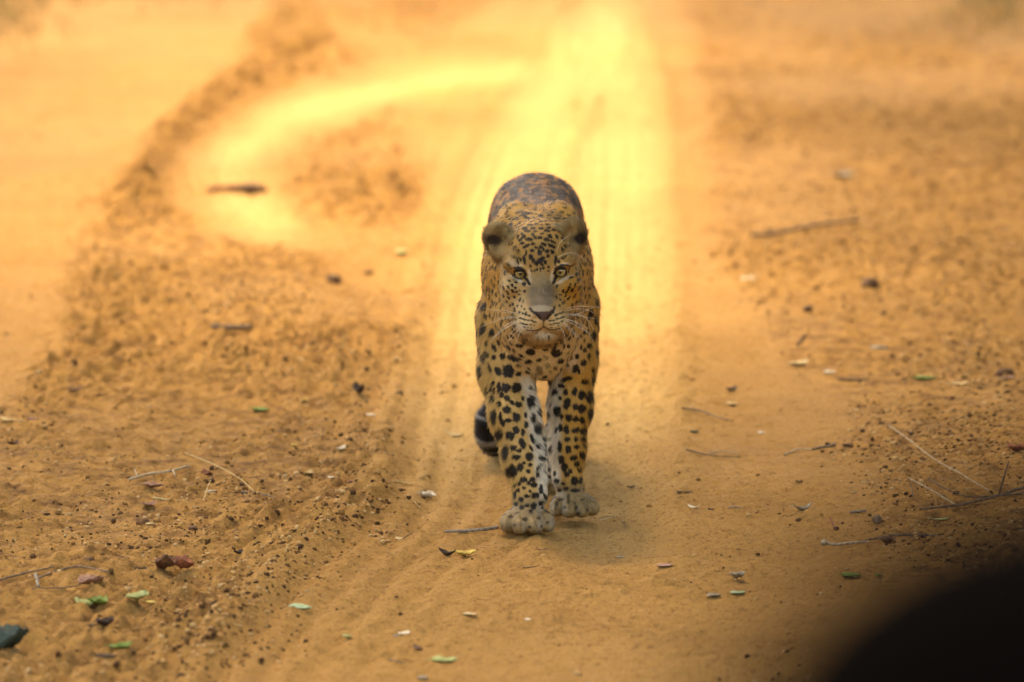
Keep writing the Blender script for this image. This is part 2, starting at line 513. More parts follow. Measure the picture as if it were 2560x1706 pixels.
# the soles are flat on the sand
zz = axs[2][None, None, :].astype(np.float32)
SD = np.maximum(SD, -(zz - 0.001))

def surface_nets(S, lo, h):
    ins = S < 0
    c = ins[:-1, :-1, :-1].astype(np.int8)
    cnt = np.zeros_like(c)
    for dx in (0, 1):
        for dy in (0, 1):
            for dz in (0, 1):
                cnt += ins[dx:dx + c.shape[0], dy:dy + c.shape[1], dz:dz + c.shape[2]]
    act = (cnt > 0) & (cnt < 8)
    I = np.argwhere(act)
    vid = np.full(act.shape, -1, np.int32); vid[act] = np.arange(len(I))
    acc = np.zeros((len(I), 3)); n = np.zeros(len(I))
    corners = [(dx, dy, dz) for dx in (0, 1) for dy in (0, 1) for dz in (0, 1)]
    for ca_ in corners:
        for ax in range(3):
            if ca_[ax]: continue
            cb = list(ca_); cb[ax] = 1
            va = S[I[:, 0] + ca_[0], I[:, 1] + ca_[1], I[:, 2] + ca_[2]]; vb = S[I[:, 0] + cb[0], I[:, 1] + cb[1], I[:, 2] + cb[2]]
            m = (va < 0) != (vb < 0)
            t = np.where(m, va / np.where(m, va - vb, 1), 0)
            p = np.repeat(np.array(ca_, float)[None], len(I), 0); p[:, ax] += t
            acc[m] += p[m]; n[m] += 1
    Vv = lo + (I + acc / n[:, None]) * h
    faces = []
    for ax in range(3):
        b, c_ = (ax + 1) % 3, (ax + 2) % 3
        sl0 = [slice(None)] * 3; sl1 = [slice(None)] * 3
        sl0[ax] = slice(0, -1); sl1[ax] = slice(1, None)
        A, B = ins[tuple(sl0)], ins[tuple(sl1)]
        E = np.argwhere(A != B)
        E = E[(E[:, b] > 0) & (E[:, c_] > 0) & (E[:, b] < S.shape[b] - 1) & (E[:, c_] < S.shape[c_] - 1)]
        def at_(db, dc):
            q = E.copy(); q[:, b] += db; q[:, c_] += dc
            return vid[q[:, 0], q[:, 1], q[:, 2]]
        quad = np.stack([at_(-1, -1), at_(0, -1), at_(0, 0), at_(-1, 0)], 1)
        flip = ~A[E[:, 0], E[:, 1], E[:, 2]]
        quad[flip] = quad[flip][:, ::-1]
        faces.append(quad)
    return Vv, np.concatenate(faces)

BV, BF = surface_nets(SD, LO, HS)
# light smoothing (Laplacian) to lose the voxel grain
def adjacency_smooth(V, F, it=2, lam=0.5):
    e = np.concatenate([F[:, [0, 1]], F[:, [1, 2]], F[:, [2, 3]], F[:, [3, 0]]])
    for _ in range(it):
        s = np.zeros_like(V); n = np.zeros(len(V))
        for j in range(3):
            s[:, j] = np.bincount(e[:, 0], V[e[:, 1], j], len(V)) + np.bincount(e[:, 1], V[e[:, 0], j], len(V))
        n = np.bincount(e[:, 0], minlength=len(V)) + np.bincount(e[:, 1], minlength=len(V))
        V = V + lam * (s / n[:, None] - V)
    return V
BV = adjacency_smooth(BV, BF, 2, 0.4)

def vnormals(V, F):
    fn = np.cross(V[F[:, 2]] - V[F[:, 0]], V[F[:, 3]] - V[F[:, 1]])
    n = np.zeros_like(V)
    for j in range(4):
        for a in range(3):
            n[:, a] += np.bincount(F[:, j], fn[:, a], len(V))
    return n / (np.linalg.norm(n, axis=1, keepdims=True) + 1e-12)
BN = vnormals(BV, BF)
GROUPS = ['torso', 'neck', 'head', 'ear', 'legA', 'legB', 'legC', 'legD', 'tail']
def group_of(P):
    best = np.full(len(P), 1e9); g = np.zeros(len(P), int)
    for f, lo, hi, k, gr, sign in PRIMS:
        if sign < 0: continue
        d = f(P)
        m = d < best
        best[m] = d[m]; g[m] = GROUPS.index(gr)
    return g
BG = group_of(BV)

# ---- coat -------------------------------------------------------------
OFF = np.array([LX, 0, 0])
bvh = BVHTree.FromPolygons([Vector(v) for v in BV + OFF], [tuple(int(i) for i in f) for f in BF])
CR = np.array([1.0, 0, 0]); CU = np.array([0, SA, CA]); CF = np.array([0, CA, -SA])

def srgb(r, g, b):
    c = np.array([r, g, b]) / 255.0
    return np.where(c <= 0.04045, c / 12.92, ((c + 0.055) / 1.055) ** 2.4)

def crop(c0, s, lst):
    out = []
    for it in lst:
        u, v, a, b = it[:4]; ang = it[4] if len(it) > 4 else 0; w = it[5] if len(it) > 5 else 1.0
        out.append((c0[0] + u / s, c0[1] + v / s, a / s, b / s, ang, w))
    return out

FACE_SPOTS_SHADE = crop((1200, 540), 4.9, [
 (470,75,28,12),(560,60,32,14),(750,28,30,12),(850,35,26,12),(925,70,36,13,25),(380,140,25,18),(450,180,32,10),(610,145,36,13),(690,130,22,15),(760,105,36,10),(830,140,28,12),(930,145,40,10),
 (545,185,32,19),(650,185,28,15),(750,185,32,13),(840,178,26,13),(825,215,40,15,5),(905,205,25,16),(585,220,36,15),(515,255,18,14),(680,220,20,12),(760,250,22,12),(465,290,14,26,10),(540,290,27,19,-30),
 (495,325,27,14,-35),(600,320,42,20),(650,265,18,25),(735,300,26,18),(680,300,18,18),(855,285,22,27,-30),(815,320,30,22),(940,290,14,32,-15),(890,350,38,15,28),(520,365,30,16,-10),(655,375,22,15),
 (780,380,32,15,25),(875,400,46,19,25),(565,405,42,17,-35),(430,430,14,32,25),(470,465,12,22,25),(640,455,22,15),(690,420,26,14,20),(740,410,15,20),(730,480,26,36),(775,440,15,20),(820,465,26,19),
 (885,470,18,28,-40),(625,535,22,30),(655,580,14,26,20),(690,610,27,26),(740,580,32,32),(780,540,16,16),(830,525,18,18),(800,600,20,20),(760,630,14,14),(700,690,14,16),(740,680,10,20),(775,670,15,15),
 (840,660,14,14),(835,705,14,12),(665,705,10,14),(630,705,10,14),(620,650,12,18),
 (545,570,15,54,-6),(925,575,15,54,6),(565,490,12,32,15),(430,548,44,15,8),(460,598,15,16),(345,565,13,20),(350,640,13,22),(300,620,13,22),(365,490,14,13),(320,500,14,13),(500,560,12,22),
 (250,620,13,24),(250,715,15,27),(305,725,13,30),(395,880,12,18),(435,915,15,15),(485,940,11,13),(345,905,11,27,-35),(400,950,12,27,-40),(450,965,12,13),(290,920,11,27,-20),(340,975,11,27,-30),
 (425,1030,11,20,-20),(480,990,11,11),(350,1030,11,22,-35),(460,1135,15,11),(510,1140,12,13),(545,1175,13,12),(565,1215,11,10),(290,1010,10,22,-20),(235,850,10,24,-10),(240,960,10,24,-25),(360,830,22,10,20),(440,850,16,9,20),
 (485,1215,19,12,15),(525,1228,17,12,10),(565,1240,17,12),(600,1252,15,11),
 (490,1285,26,10,12),(540,1300,26,10,12),(590,1312,22,9,10),(635,1322,20,8,8),(675,1328,16,7),
 (520,1350,26,10,15),(570,1365,19,8,10),(620,1372,15,8),(660,1376,13,7),(545,1395,17,8,20),(590,1405,15,7),(630,1405,10,6),
 (935,1245,26,10,-15),(985,1225,22,10,-20),(1020,1210,15,10),(860,1318,24,8,-10),(905,1308,26,9,-12),(955,1295,28,10,-15),(1010,1275,24,10,-20),
 (870,1365,22,7,-8),(915,1355,22,8,-10),(960,1345,20,8,-12),(1005,1325,17,8,-20),(880,1400,15,6),(920,1395,15,6),(965,1380,13,6),
 (1090,915,12,30,30),(1130,940,14,22,15),(1060,960,12,27,35),(1020,950,15,22),(1085,1040,10,27,35),(1050,1010,10,20,30),(1110,870,12,12),(975,1135,12,13),(1010,1100,11,15),(1165,880,10,24,15),(985,1000,14,9,20),(980,1060,14,9,20),
 (1145,565,20,27),(1205,630,22,44,-10),(1115,790,24,12,-10),(1180,750,12,27,10),(1200,820,12,28,10),(1250,730,12,34),(1020,545,28,15,-20),(970,595,15,17),(1010,440,15,27,-20),(1040,405,13,20,-20),(1210,920,12,28,15),
 (715,1525,15,9),(770,1540,12,8),(840,1520,12,9),(700,1475,16,8,20,.7),(800,1470,18,9,0,.6),(860,1465,16,8,-15,.6)])  # the faint last marks are mouth shading painted into the coat
LEG_SPOTS_SHADE = crop((1140, 860), 3.135, [
 (415,50,28,20,25),(500,35,34,15),(585,82,38,27),(455,130,50,29,10),(365,120,23,27),(297,128,20,20),(570,162,29,16),(490,192,20,15,0,.8),(490,258,22,19),(410,235,46,52,-35),(330,235,26,38,-30),(242,110,15,30,-20),
 (300,55,17,38,-30),(265,215,12,42,-15),(215,140,14,42,-15),(240,20,12,26),(335,15,12,27,-20),
 (785,95,40,34),(818,158,31,18,-12),(890,120,23,29),(950,120,17,21),(705,125,26,12,25,.45),(655,228,25,34,-15,.6),(720,190,22,20,0,.45),(780,212,18,16,0,.8),(875,190,15,17,0,.8),(935,215,23,38,20),(740,240,13,13,0,.5),
 (630,265,16,20,0,.5),(865,298,52,20,-15),(880,40,16,17),(845,40,12,22),(965,240,12,20),(780,20,14,14),(720,30,20,12,0,.5),(640,20,18,12,0,.6),
 (390,365,40,38),(475,365,43,41),(335,365,18,42),(355,420,20,26),(290,335,14,23),(245,395,12,36),(275,385,10,32),(300,400,10,26),(400,445,26,23,30),(440,480,21,16,30),(490,495,32,23,15),(285,460,17,32),
 (338,493,17,21),(400,538,36,31),(240,440,18,26),(240,545,16,37),(298,600,23,58),(350,590,14,30),(365,640,22,29,-25),(410,622,30,19),(475,600,30,38,-30),(550,655,18,27),(525,715,18,30),(470,695,25,32,-20),
 (340,740,33,44),(425,742,38,37),(260,640,8,32),(520,800,27,42,-25),(450,838,29,25),(392,880,26,60),(495,858,21,16),(472,912,36,21),(575,905,32,34),(440,1020,42,50),(505,990,28,29),(580,970,18,17),(565,1020,19,15),
 (535,955,14,13),(530,1085,31,25),(600,1085,25,21),(460,1132,13,17),(495,1120,16,19),(488,1170,17,17),(532,1148,16,14),(570,1110,18,19),(610,1125,25,23),(640,1050,14,30),(665,1165,18,38),(615,1208,25,23,-20),
 (555,1215,25,16),(512,1240,21,19),(462,1205,13,27),(580,1175,13,11),(470,1278,17,16),(515,1305,21,16),(555,1288,17,12),(608,1292,24,29),(660,1268,22,19),(675,1305,13,13),(585,1330,14,13),(640,1000,12,27),
 (415,1075,9,22),(355,900,8,28),(640,1210,12,24),(700,1220,14,30,-25),(720,1290,12,30,-15),
 (585,480,31,52),(625,445,22,42),(635,345,16,27),(585,375,11,15),(525,450,17,17),(650,560,18,38),(605,605,20,40),(640,690,29,47),(545,580,14,22),(600,770,14,42,-25),(695,750,17,30),(690,825,26,25),(645,830,19,21),
 (590,840,10,27,-30),(675,922,30,21,15),(738,935,19,16),(670,978,17,11),(725,1005,23,14,30),(688,1025,15,13),(730,1062,15,13),(705,1082,17,10),(745,770,14,15),(742,692,8,11),(735,580,14,28),(745,505,8,13),
 (825,352,27,21,15),(780,400,23,25),(860,400,20,25),(815,445,14,17),(930,395,22,37,15),(985,425,29,37),(1040,445,26,50),(1010,320,31,23),(870,490,28,44,15),(935,515,26,26),(985,530,31,37),(795,550,30,42),
 (825,588,16,24),(885,600,27,31),(935,610,29,23),(985,620,18,30),(1045,580,22,58),(820,680,17,32),(865,695,23,36),(785,700,12,30),(940,700,37,23),(1000,705,29,29),(870,770,25,21),(940,770,18,18),(990,770,19,23),
 (1030,745,10,37),(815,830,18,40),(880,850,25,34),(945,830,23,17),(1000,830,14,15),(985,895,18,32),(920,915,29,23),(825,930,25,34),(850,990,26,37),(945,965,21,21),(870,1045,21,23),(930,1095,33,34),(975,1090,15,27),
 (895,1020,18,21),(965,1010,18,19),(790,1095,21,21),(775,1035,12,24),(840,1115,14,13),(755,1150,17,13),(810,1165,17,15),(865,1155,19,15),(935,1170,37,16),(735,1205,8,30),(1000,1160,9,13),(1065,310,12,42),
 (1070,230,10,27),(1000,170,25,26),(1040,120,14,26),(1010,70,16,20),(820,1240,28,12,-10,.8),(880,1235,14,36,0,.7),(990,1240,22,10,-20,.7),(780,1310,9,18,0,.7),(930,1270,10,16,0,.6),
 (395,1425,7,48,8,.35),(505,1405,7,52,-8,.35),(620,1420,8,62,-22,.35),(690,1385,7,44,-25,.35),(430,1375,20,13,0,.78),(540,1395,22,15,0,.78),(650,1385,18,13,0,.78),(715,1420,14,12,0,.78),(460,1440,13,11,0,.78),(580,1455,15,11,0,.78),(670,1450,13,11,0,.78),(480,1345,26,9,-15,.6),(590,1345,24,9,10,.6),  # long thin strokes here and below: painted shade in the toe grooves
 (885,1270,7,52,0,.35),(822,1325,7,46,10,.35),(1005,1280,7,48,-15,.35),(1062,1300,7,34,-25,.35),(850,1300,16,14,0,.78),(940,1305,16,18,0,.78),(1030,1320,14,14,0,.78),(790,1275,12,20,0,.78),(960,1350,13,11,0,.78)])

def cast(px, py):
    d = pray(px, py); d = d / np.linalg.norm(d)
    loc, nrm, idx, dist = bvh.ray_cast(Vector(CAM), Vector(d))
    if loc is None: return None
    return np.array(loc) - OFF, np.array(nrm)

HAND = []        # (centre, ru, rv, angle, weight)
for sp in [(a, b, c * 1.25, d * 1.25, e, f) for a, b, c, d, e, f in FACE_SPOTS_SHADE] + [(a, b, c * 1.04, d * 1.04, e, f) for a, b, c, d, e, f in LEG_SPOTS_SHADE]:
    hit = cast(sp[0], sp[1])
    if hit is None: continue
    c, n = hit
    dep = (c + OFF - CAM) @ CF
    m = dep / FPX
    HAND.append((c, sp[2] * m, sp[3] * m, R(sp[4]), sp[5]))

# scattered spots elsewhere: dart throwing on the surface
tri = BV[BF[:, 0]], BV[BF[:, 1]], BV[BF[:, 2]], BV[BF[:, 3]]
area = 0.5 * (np.linalg.norm(np.cross(tri[1] - tri[0], tri[2] - tri[0]), axis=1) + np.linalg.norm(np.cross(tri[2] - tri[0], tri[3] - tri[0]), axis=1))
def sample_surface(n, weight=None):
    w = area if weight is None else area * weight
    f = rng.choice(len(BF), n, p=w / w.sum())
    u, v = rng.random(n), rng.random(n)
    W = np.stack([(1 - u) * (1 - v), u * (1 - v), u * v, (1 - u) * v], 1)
    P = (BV[BF[f]] * W[..., None]).sum(1)
    Nn = (BN[BF[f]] * W[..., None]).sum(1); Nn /= np.linalg.norm(Nn, axis=1, keepdims=True) + 1e-12
    return P, Nn, f

handC = np.array([h[0] for h in HAND]); handR = np.array([max(h[1], h[2]) for h in HAND])
SP, SN, SF = sample_surface(26000)
SGp = BG[BF[SF, 0]]
G_ = {g: i for i, g in enumerate(GROUPS)}
from mathutils import kdtree
accepted = []      # (pos, normal, spacing, kind)
kd_cells = {}
def ok(p, r):
    c = tuple((p / 0.03).astype(int))
    for i in range(c[0] - 2, c[0] + 3):
        for j in range(c[1] - 2, c[1] + 3):
            for k in range(c[2] - 2, c[2] + 3):
                for q, rq in kd_cells.get((i, j, k), ()):
                    if ((p - q) ** 2).sum() < (0.5 * (r + rq)) ** 2: return False
    return True
def put(p, r):
    kd_cells.setdefault(tuple((p / 0.03).astype(int)), []).append((p, r))
for c, r in zip(handC, handR): put(c, 2.2 * r + 0.004)
for p, n, g in zip(SP, SN, SGp):
    gname = GROUPS[g]
    if gname in ('head', 'ear'):
        hx = p - HEAD_O
        if gname == 'ear': continue
        sp = 0.017
        if hx[1] < 0.06:                                  # between the hand-placed markings of the face
            fx, fy, _ = project(p + OFF); fu, fv = (fx - 1200) * 4.9, (fy - 540) * 4.9
            if fv > 1130 or (abs(fu - 750) < 185 and fv > 640) or math.hypot(fu - 487, fv - 730) < 150 or math.hypot(fu - 988, fv - 710) < 150: continue
            sp = 0.0112
    elif gname == 'tail': continue
    elif gname == 'neck': sp = 0.0155
    elif gname == 'torso':
        ys = p[1]
        sp = 0.0155 if ys < .30 else (0.020 if ys < .42 else 0.031)
        if abs(p[0]) < 0.03 and p[2] > .5: sp *= 0.8
    else:
        if p[2] < .03 or (p[2] < .05 and rng.random() < .6): continue
        sp = 0.027 if p[2] > .05 else 0.020
    if not ok(p, sp): continue
    put(p, sp); accepted.append((p, n, sp, gname))

DOTS = []          # auto spots: centre, radius, stretch dir, stretch, weight
for p, n, sp, gname in accepted:
    rosette = gname == 'torso' and p[1] > .40 and not (abs(p[0]) < .03 and p[2] > .5)
    t1 = np.cross(n, [0, 0, 1.0]); t1 /= np.linalg.norm(t1) + 1e-9; t2 = np.cross(n, t1)
    if rosette:
        k = rng.integers(4, 7); ph = rng.random() * 6.28
        for j in range(k):
            a = ph + j * 6.283 / k + rng.normal(0, .15)
            rr = sp * .30 * (1 + rng.normal(0, .12))
            DOTS.append((p + rr * (math.cos(a) * t1 + math.sin(a) * t2), sp * .20 * (1 + rng.normal(0, .2)), 1.0))
    else:
        r0 = sp * rng.uniform(.30, .42) * (1.3 if gname == 'neck' and n[2] > .35 else 1.0)
        DOTS.append((p, r0, 1.0))
        if rng.random() < .5:
            a = rng.random() * 6.28
            DOTS.append((p + r0 * .8 * (math.cos(a) * t1 + math.sin(a) * t2), r0 * .8, 1.0))
ROS = [(p, sp * .27) for p, n, sp, g in accepted if g == 'torso' and p[1] > .40]

OCHRE = np.array([.54, .295, .068]); TAWNY = np.array([.50, .235, .042]); CREAM = np.array([.68, .50, .26]); WHITE = np.array([.78, .68, .52]); DARK = np.array([.006, .0042, .0035])
GREY = np.array([.150, .108, .060])

class Cells:
    def __init__(s, pts, cell):
        s.c = cell; s.d = {}
        for i, k in enumerate(map(tuple, np.floor(np.array(pts) / cell).astype(int))):
            s.d.setdefault(k, []).append(i)

def spot_field(P):
    """0..1 darkness of the coat pattern at points P"""
    D = np.zeros(len(P))
    order = np.lexsort(np.floor(P / 0.04).astype(int).T)
    keys = np.floor(P / 0.04).astype(int)
    wob = (noise3(P * 260, 5) - .5) * .38 + (noise3(P * 700, 8) - .5) * .30
    buckets = {}
    for i, k in enumerate(map(tuple, keys)): buckets.setdefault(k, []).append(i)
    buckets = {k: np.array(v) for k, v in buckets.items()}
    def near(c, r):
        a = np.floor((c - r) / .04).astype(int); b = np.floor((c + r) / .04).astype(int)
        L = [buckets[(i, j, k)] for i in range(a[0], b[0] + 1) for j in range(a[1], b[1] + 1) for k in range(a[2], b[2] + 1) if (i, j, k) in buckets]
        return np.concatenate(L) if L else np.empty(0, int)
    for c, ru, rv, an, w in HAND:
        R_ = max(ru, rv) * 1.7
        idx = near(c, R_)
        if not len(idx): continue
        v = P[idx] - c
        m = (v ** 2).sum(1) < R_ * R_ * 1.3
        idx, v = idx[m], v[m]
        u_ = v @ CR; w_ = -(v @ CU)
        a = (u_ * math.cos(an) + w_ * math.sin(an)) / ru; b = (-u_ * math.sin(an) + w_ * math.cos(an)) / rv
        q = np.sqrt(a * a + b * b) + wob[idx]
        D[idx] = np.maximum(D[idx], w * (1 - sstep(.84, 1.16, q)))
    for c, r, w in DOTS:
        idx = near(c, r * 1.5)
        if not len(idx): continue
        q = np.linalg.norm(P[idx] - c, axis=1) / r + wob[idx]
        D[idx] = np.maximum(D[idx], w * (1 - sstep(.82, 1.2, q)))
    return D

def rosette_field(P):
    D = np.zeros(len(P))
    keys = np.floor(P / 0.04).astype(int); buckets = {}
    for i, k in enumerate(map(tuple, keys)): buckets.setdefault(k, []).append(i)
    buckets = {k: np.array(v) for k, v in buckets.items()}
    for c, r in ROS:
        lo_ = np.floor((c - r * 1.3) / .04).astype(int); hi_ = np.floor((c + r * 1.3) / .04).astype(int)
        for i in range(lo_[0], hi_[0] + 1):
            for j in range(lo_[1], hi_[1] + 1):
                for k in range(lo_[2], hi_[2] + 1):
                    b = buckets.get((i, j, k))
                    if b is None: continue
                    d = np.linalg.norm(P[b] - c, axis=1)
                    D[b] = np.maximum(D[b], 1 - np.clip((d / r - .7) / .5, 0, 1))
    return D

def facepx(P):
    return project(P + OFF)

def soft(px, py, cx, cy, rx, ry, ang=0, e=.35):
    a, b = px - cx, py - cy
    c, s = math.cos(R(ang)), math.sin(R(ang))
    q = np.sqrt(((a * c + b * s) / rx) ** 2 + ((-a * s + b * c) / ry) ** 2)
    return 1 - sstep(1 - e, 1 + e, q)

def seg(px, py, pts, w):
    d = np.full(len(px), 1e9)
    for (ax, ay), (bx, by) in zip(pts[:-1], pts[1:]):
        ex, ey = bx - ax, by - ay
        t = np.clip(((px - ax) * ex + (py - ay) * ey) / (ex * ex + ey * ey), 0, 1)
        d = np.minimum(d, np.hypot(px - ax - t * ex, py - ay - t * ey))
    return 1 - sstep(w * .7, w * 1.3, d)

def r3(u, v): return 1200 + u / 4.9, 540 + v / 4.9

NOSE = [r3(*p) for p in [(612, 1165), (640, 1200), (720, 1212), (790, 1203), (860, 1192), (912, 1150), (905, 1200), (880, 1245), (825, 1300), (785, 1345), (740, 1300), (660, 1240)]]
def in_poly(px, py, P):
    ins = np.zeros(len(px), bool)
    for (ax, ay), (bx, by) in zip(P, P[1:] + P[:1]):
        c = ((ay <= py) & (by > py)) | ((by <= py) & (ay > py))
        ins ^= c & (px < ax + (py - ay) / (by - ay + 1e-12) * (bx - ax))
    return ins

def lerp(a, b, t): return a + (b - a) * t[:, None]

def coat(P, Nn, G, pattern=True):
    """returns colour (n,3) and fur length (n)"""
    n = len(P)
    x, y, z = P.T
    C = np.repeat(OCHRE[None], n, 0)
    big = noise3(P * 22, 3)
    C = lerp(C, TAWNY[None], sstep(.35, .75, big) * .6)
    L = np.full(n, .0105)
    torso = (G == G_['torso']) | (G == G_['neck'])
    legs = np.isin(G, [G_['legA'], G_['legB'], G_['legC'], G_['legD']])
    head = (G == G_['head']); ear = (G == G_['ear']); tail = (G == G_['tail'])
    # back is deeper tawny
    fleck = sstep(.50, .66, noise3(P * np.array([[95, 60, 95]]), 31))
    backc = lerp(np.repeat(np.array([[.115, .080, .062]]), n, 0), np.array([[.46, .20, .040]]), fleck)
    bw = sstep(.30, .44, y) * sstep(.0, .45, Nn[:, 2]) * .95
    C = np.where(torso[:, None], lerp(C, np.array([[.40, .175, .035]]), sstep(.32, .46, y) * .9), C)
    C = np.where(torso[:, None], lerp(C, backc, bw), C)
    # belly, breast and insides of the legs pale
    under = sstep(.1, .75, -Nn[:, 2]) * (torso & (y > .2))
    C = lerp(C, WHITE[None], under * .9)
    breast = np.exp(-((x - .005) / .065) ** 2 - ((z - .37) / .09) ** 2) * (y < .26) * (torso | head)
    C = lerp(C, CREAM[None], np.clip(breast * 1.3, 0, 1))
    C = np.where(legs[:, None], lerp(C, np.array([[.58, .37, .14]]), np.where(x < .03, .5, .0)), C)  # left legs paler: light from the left painted into the fur
    for g, side, cx in (('legA', 1, 0), ('legC', 1, 0), ('legB', -1, 0), ('legD', -1, 0)):
        m = (G == G_[g])
        inner = sstep(.22, .7, Nn[:, 0] * side)
        if g == 'legC': inner = 1 - sstep(.08, .13, z) 
        C = np.where(m[:, None], lerp(C, WHITE[None], inner * .95), C)
    pawz = 1 - sstep(.048, .085, z)
    C = np.where(legs[:, None], lerp(C, np.array([[.24, .160, .075]]) * (.5 + .8 * noise3(P * 130, 14))[:, None], pawz * .85), C)
    L = np.where(legs, .0075 + .007 * sstep(.3, .8, np.abs(Nn[:, 0])) * (z > .1), L)
    L = np.where(legs & (z < .055), .0045, L)
    L = np.where(torso & (y < .24), .0095, L)
    D = spot_field(P) if pattern else np.zeros(n)
    # rosette centres on flanks and back
    Ro = np.zeros(n)
    if pattern and torso.any():
        Ro[torso] = rosette_field(P[torso])
    C = lerp(C, np.array([[.085, .062, .055]]), Ro * .85)
    # ---- head
    px, py, dep = facepx(P)
    hm = (head | ear | (G == G_['neck'])) & (y < .13)
    front = hm & (y < .075)
    u, v = (px - 1200) * 4.9, (py - 540) * 4.9
    def tint(col, msk, m=front):
        nonlocal C
        C = np.where(m[:, None], lerp(C, np.array(col)[None], np.clip(msk, 0, 1)), C)
    L = np.where(head, .0062, L)
    tint((.33, .185, .050), np.full(n, .75))
    tint(CREAM, soft(u, v, 760, 1330, 320, 170) * .5)                # muzzle
    tint(CREAM, soft(u, v, 380, 1050, 190, 260) * .35)
    tint((.47, .22, .03), soft(u, v, 1120, 950, 110, 220, 15) * .7)   # warm right cheek
    tint(GREY, soft(u, v, 750, 1010, 175, 230) * .95)                 # bridge of the nose
    tint((.33, .22, .09), soft(u, v, 735, 800, 110, 110) * .6)
    tint((.46, .36, .22), soft(u, v, 750, 1165, 130, 40) * .7)
    tint(WHITE, soft(u, v, 612, 770, 22, 85, -8) * .32)               # pale by the inner eye
    tint(WHITE, soft(u, v, 882, 770, 20, 85, 8) * .32)
    tint(WHITE, soft(u, v, 470, 822, 135, 17, 28) * .45)              # under the eyes
    tint(WHITE, soft(u, v, 1020, 817, 125, 17, -28) * .45)
    tint(WHITE, soft(u, v, 430, 622, 85, 24, 8) * .28)               # brows
    tint(WHITE, soft(u, v, 1060, 615, 75, 24, -12) * .2)
    tint(WHITE, soft(u, v, 780, 1490, 140, 46) * .45)                 # chin
    tint(WHITE, soft(u, v, 540, 1420, 120, 50, 20) * .4)
    C = lerp(C, DARK[None], D * .965)
    # dark lines of the eyes, nose, lips
    for pts, w in (([(330, 690), (400, 672), (470, 655), (540, 690), (575, 760)], 11), ([(370, 715), (420, 785), (490, 808), (560, 800)], 8), ([(545, 770), (575, 815), (605, 862)], 19),
                   ([(1125, 640), (1080, 640), (1000, 630), (930, 668), (905, 740)], 11), ([(1100, 660), (1070, 745), (1000, 780), (930, 770)], 8), ([(940, 760), (915, 810), (898, 850)], 19)):
        tint(DARK, seg(u, v, pts, w) * .97)
    tint(DARK, (soft(u, v, 487, 726, 78, 68, 10, .12) + soft(u, v, 988, 706, 78, 68, -10, .12)) * .97)
    lips = [([(780, 1335), (782, 1392)], 8), ([(782, 1392), (720, 1428), (640, 1440), (570, 1432)], 9), ([(782, 1392), (850, 1425), (930, 1425), (1000, 1400)], 9)]
    for pts, w in lips:
        tint((.05, .03, .02), seg(u, v, pts, w) * .9)
    nose = in_poly(px, py, NOSE) & front
    C[nose] = (.075, .038, .026)
    for pts, w in (([(612, 1165), (640, 1205), (700, 1240), (740, 1290)], 15), ([(912, 1150), (895, 1215), (850, 1250), (820, 1295)], 15)):
        tint((.012, .008, .006), seg(u, v, pts, w) * .97)
    L = np.where(nose, 0, L)
    L = np.where(front & (seg(u, v, lips[0][0], 10) > .3), 0, L)
    nearnose = soft(u, v, 760, 1230, 260, 210)
    L = np.where(front, L * (1 - .45 * nearnose), L)
    eyes = soft(u, v, 487, 722, 120, 92, 10, .2) + soft(u, v, 988, 705, 118, 90, -10, .2)
    L = np.where(front, L * (1 - .92 * np.clip(eyes, 0, 1)), L)
    chin = soft(u, v, 780, 1520, 260, 90)
    L = np.where(hm, L + .006 * chin, L)
    # ears
    em = ear | (head & (y > .05) & (np.abs(x) > .05) & (z > .565))
    dl = soft(px, py, 1238, 606, 22, 15, 10); dr = soft(px, py, 1450, 602, 22, 15, -10)
    infront = Nn[:, 1] < .2
    C = np.where((ear & infront)[:, None], lerp(np.repeat(np.array([[.42, .28, .115]]) * (.45 + .9 * noise3(P * np.array([[160, 60, 60]]), 21))[:, None], n // n, 0), np.array([[.05, .03, .017]]), np.clip(np.maximum(dl, dr) * 1.0, 0, 1)), C)
    C = np.where((ear & ~infront)[:, None], np.array([[.03, .02, .015]]), C)
    base_e = np.maximum(soft(px, py, 1265, 655, 40, 26), soft(px, py, 1440, 648, 34, 26))
    C = np.where((hm & (y > .02))[:, None], lerp(C, np.array([[.48, .30, .12]]), base_e * .6), C)
    L = np.where(ear, .014, L)
    L = np.where(hm & (base_e > .4), .013, L)
    # tail: dark with pale rings
    if tail.any():
        tp = np.array([t[:3] for t in TAIL]); seglen = np.r_[0, np.cumsum(np.linalg.norm(np.diff(tp, axis=0), axis=1))]
        Pt = P[tail]; best = np.full(len(Pt), 1e9); sarc = np.zeros(len(Pt))
        for i in range(len(tp) - 1):
            a, b = tp[i], tp[i + 1]; e = b - a
            t = np.clip((Pt - a) @ e / (e @ e), 0, 1)
            d = np.linalg.norm(Pt - a - t[:, None] * e, axis=1)
            m = d < best; best[m] = d[m]; sarc[m] = (seglen[i] + t * np.linalg.norm(e))[m]
        end = sarc / seglen[-1]
        ring = np.abs(((sarc + .006 * (noise3(Pt * 90, 4) - .5)) / .047) % 1 - .5) * 2
        dk = np.where(end > .5, 1 - sstep(.80, .95, ring) * .6, sstep(.35, .55, ring) * .9)
        ct = lerp(np.where((end > .55)[:, None], np.array([[.50, .46, .40]]), OCHRE[None]), np.array([[.022, .017, .017]]), dk)
        C[tail] = ct; L[tail] = .012
    # hair to hair variation
    return C, L, D

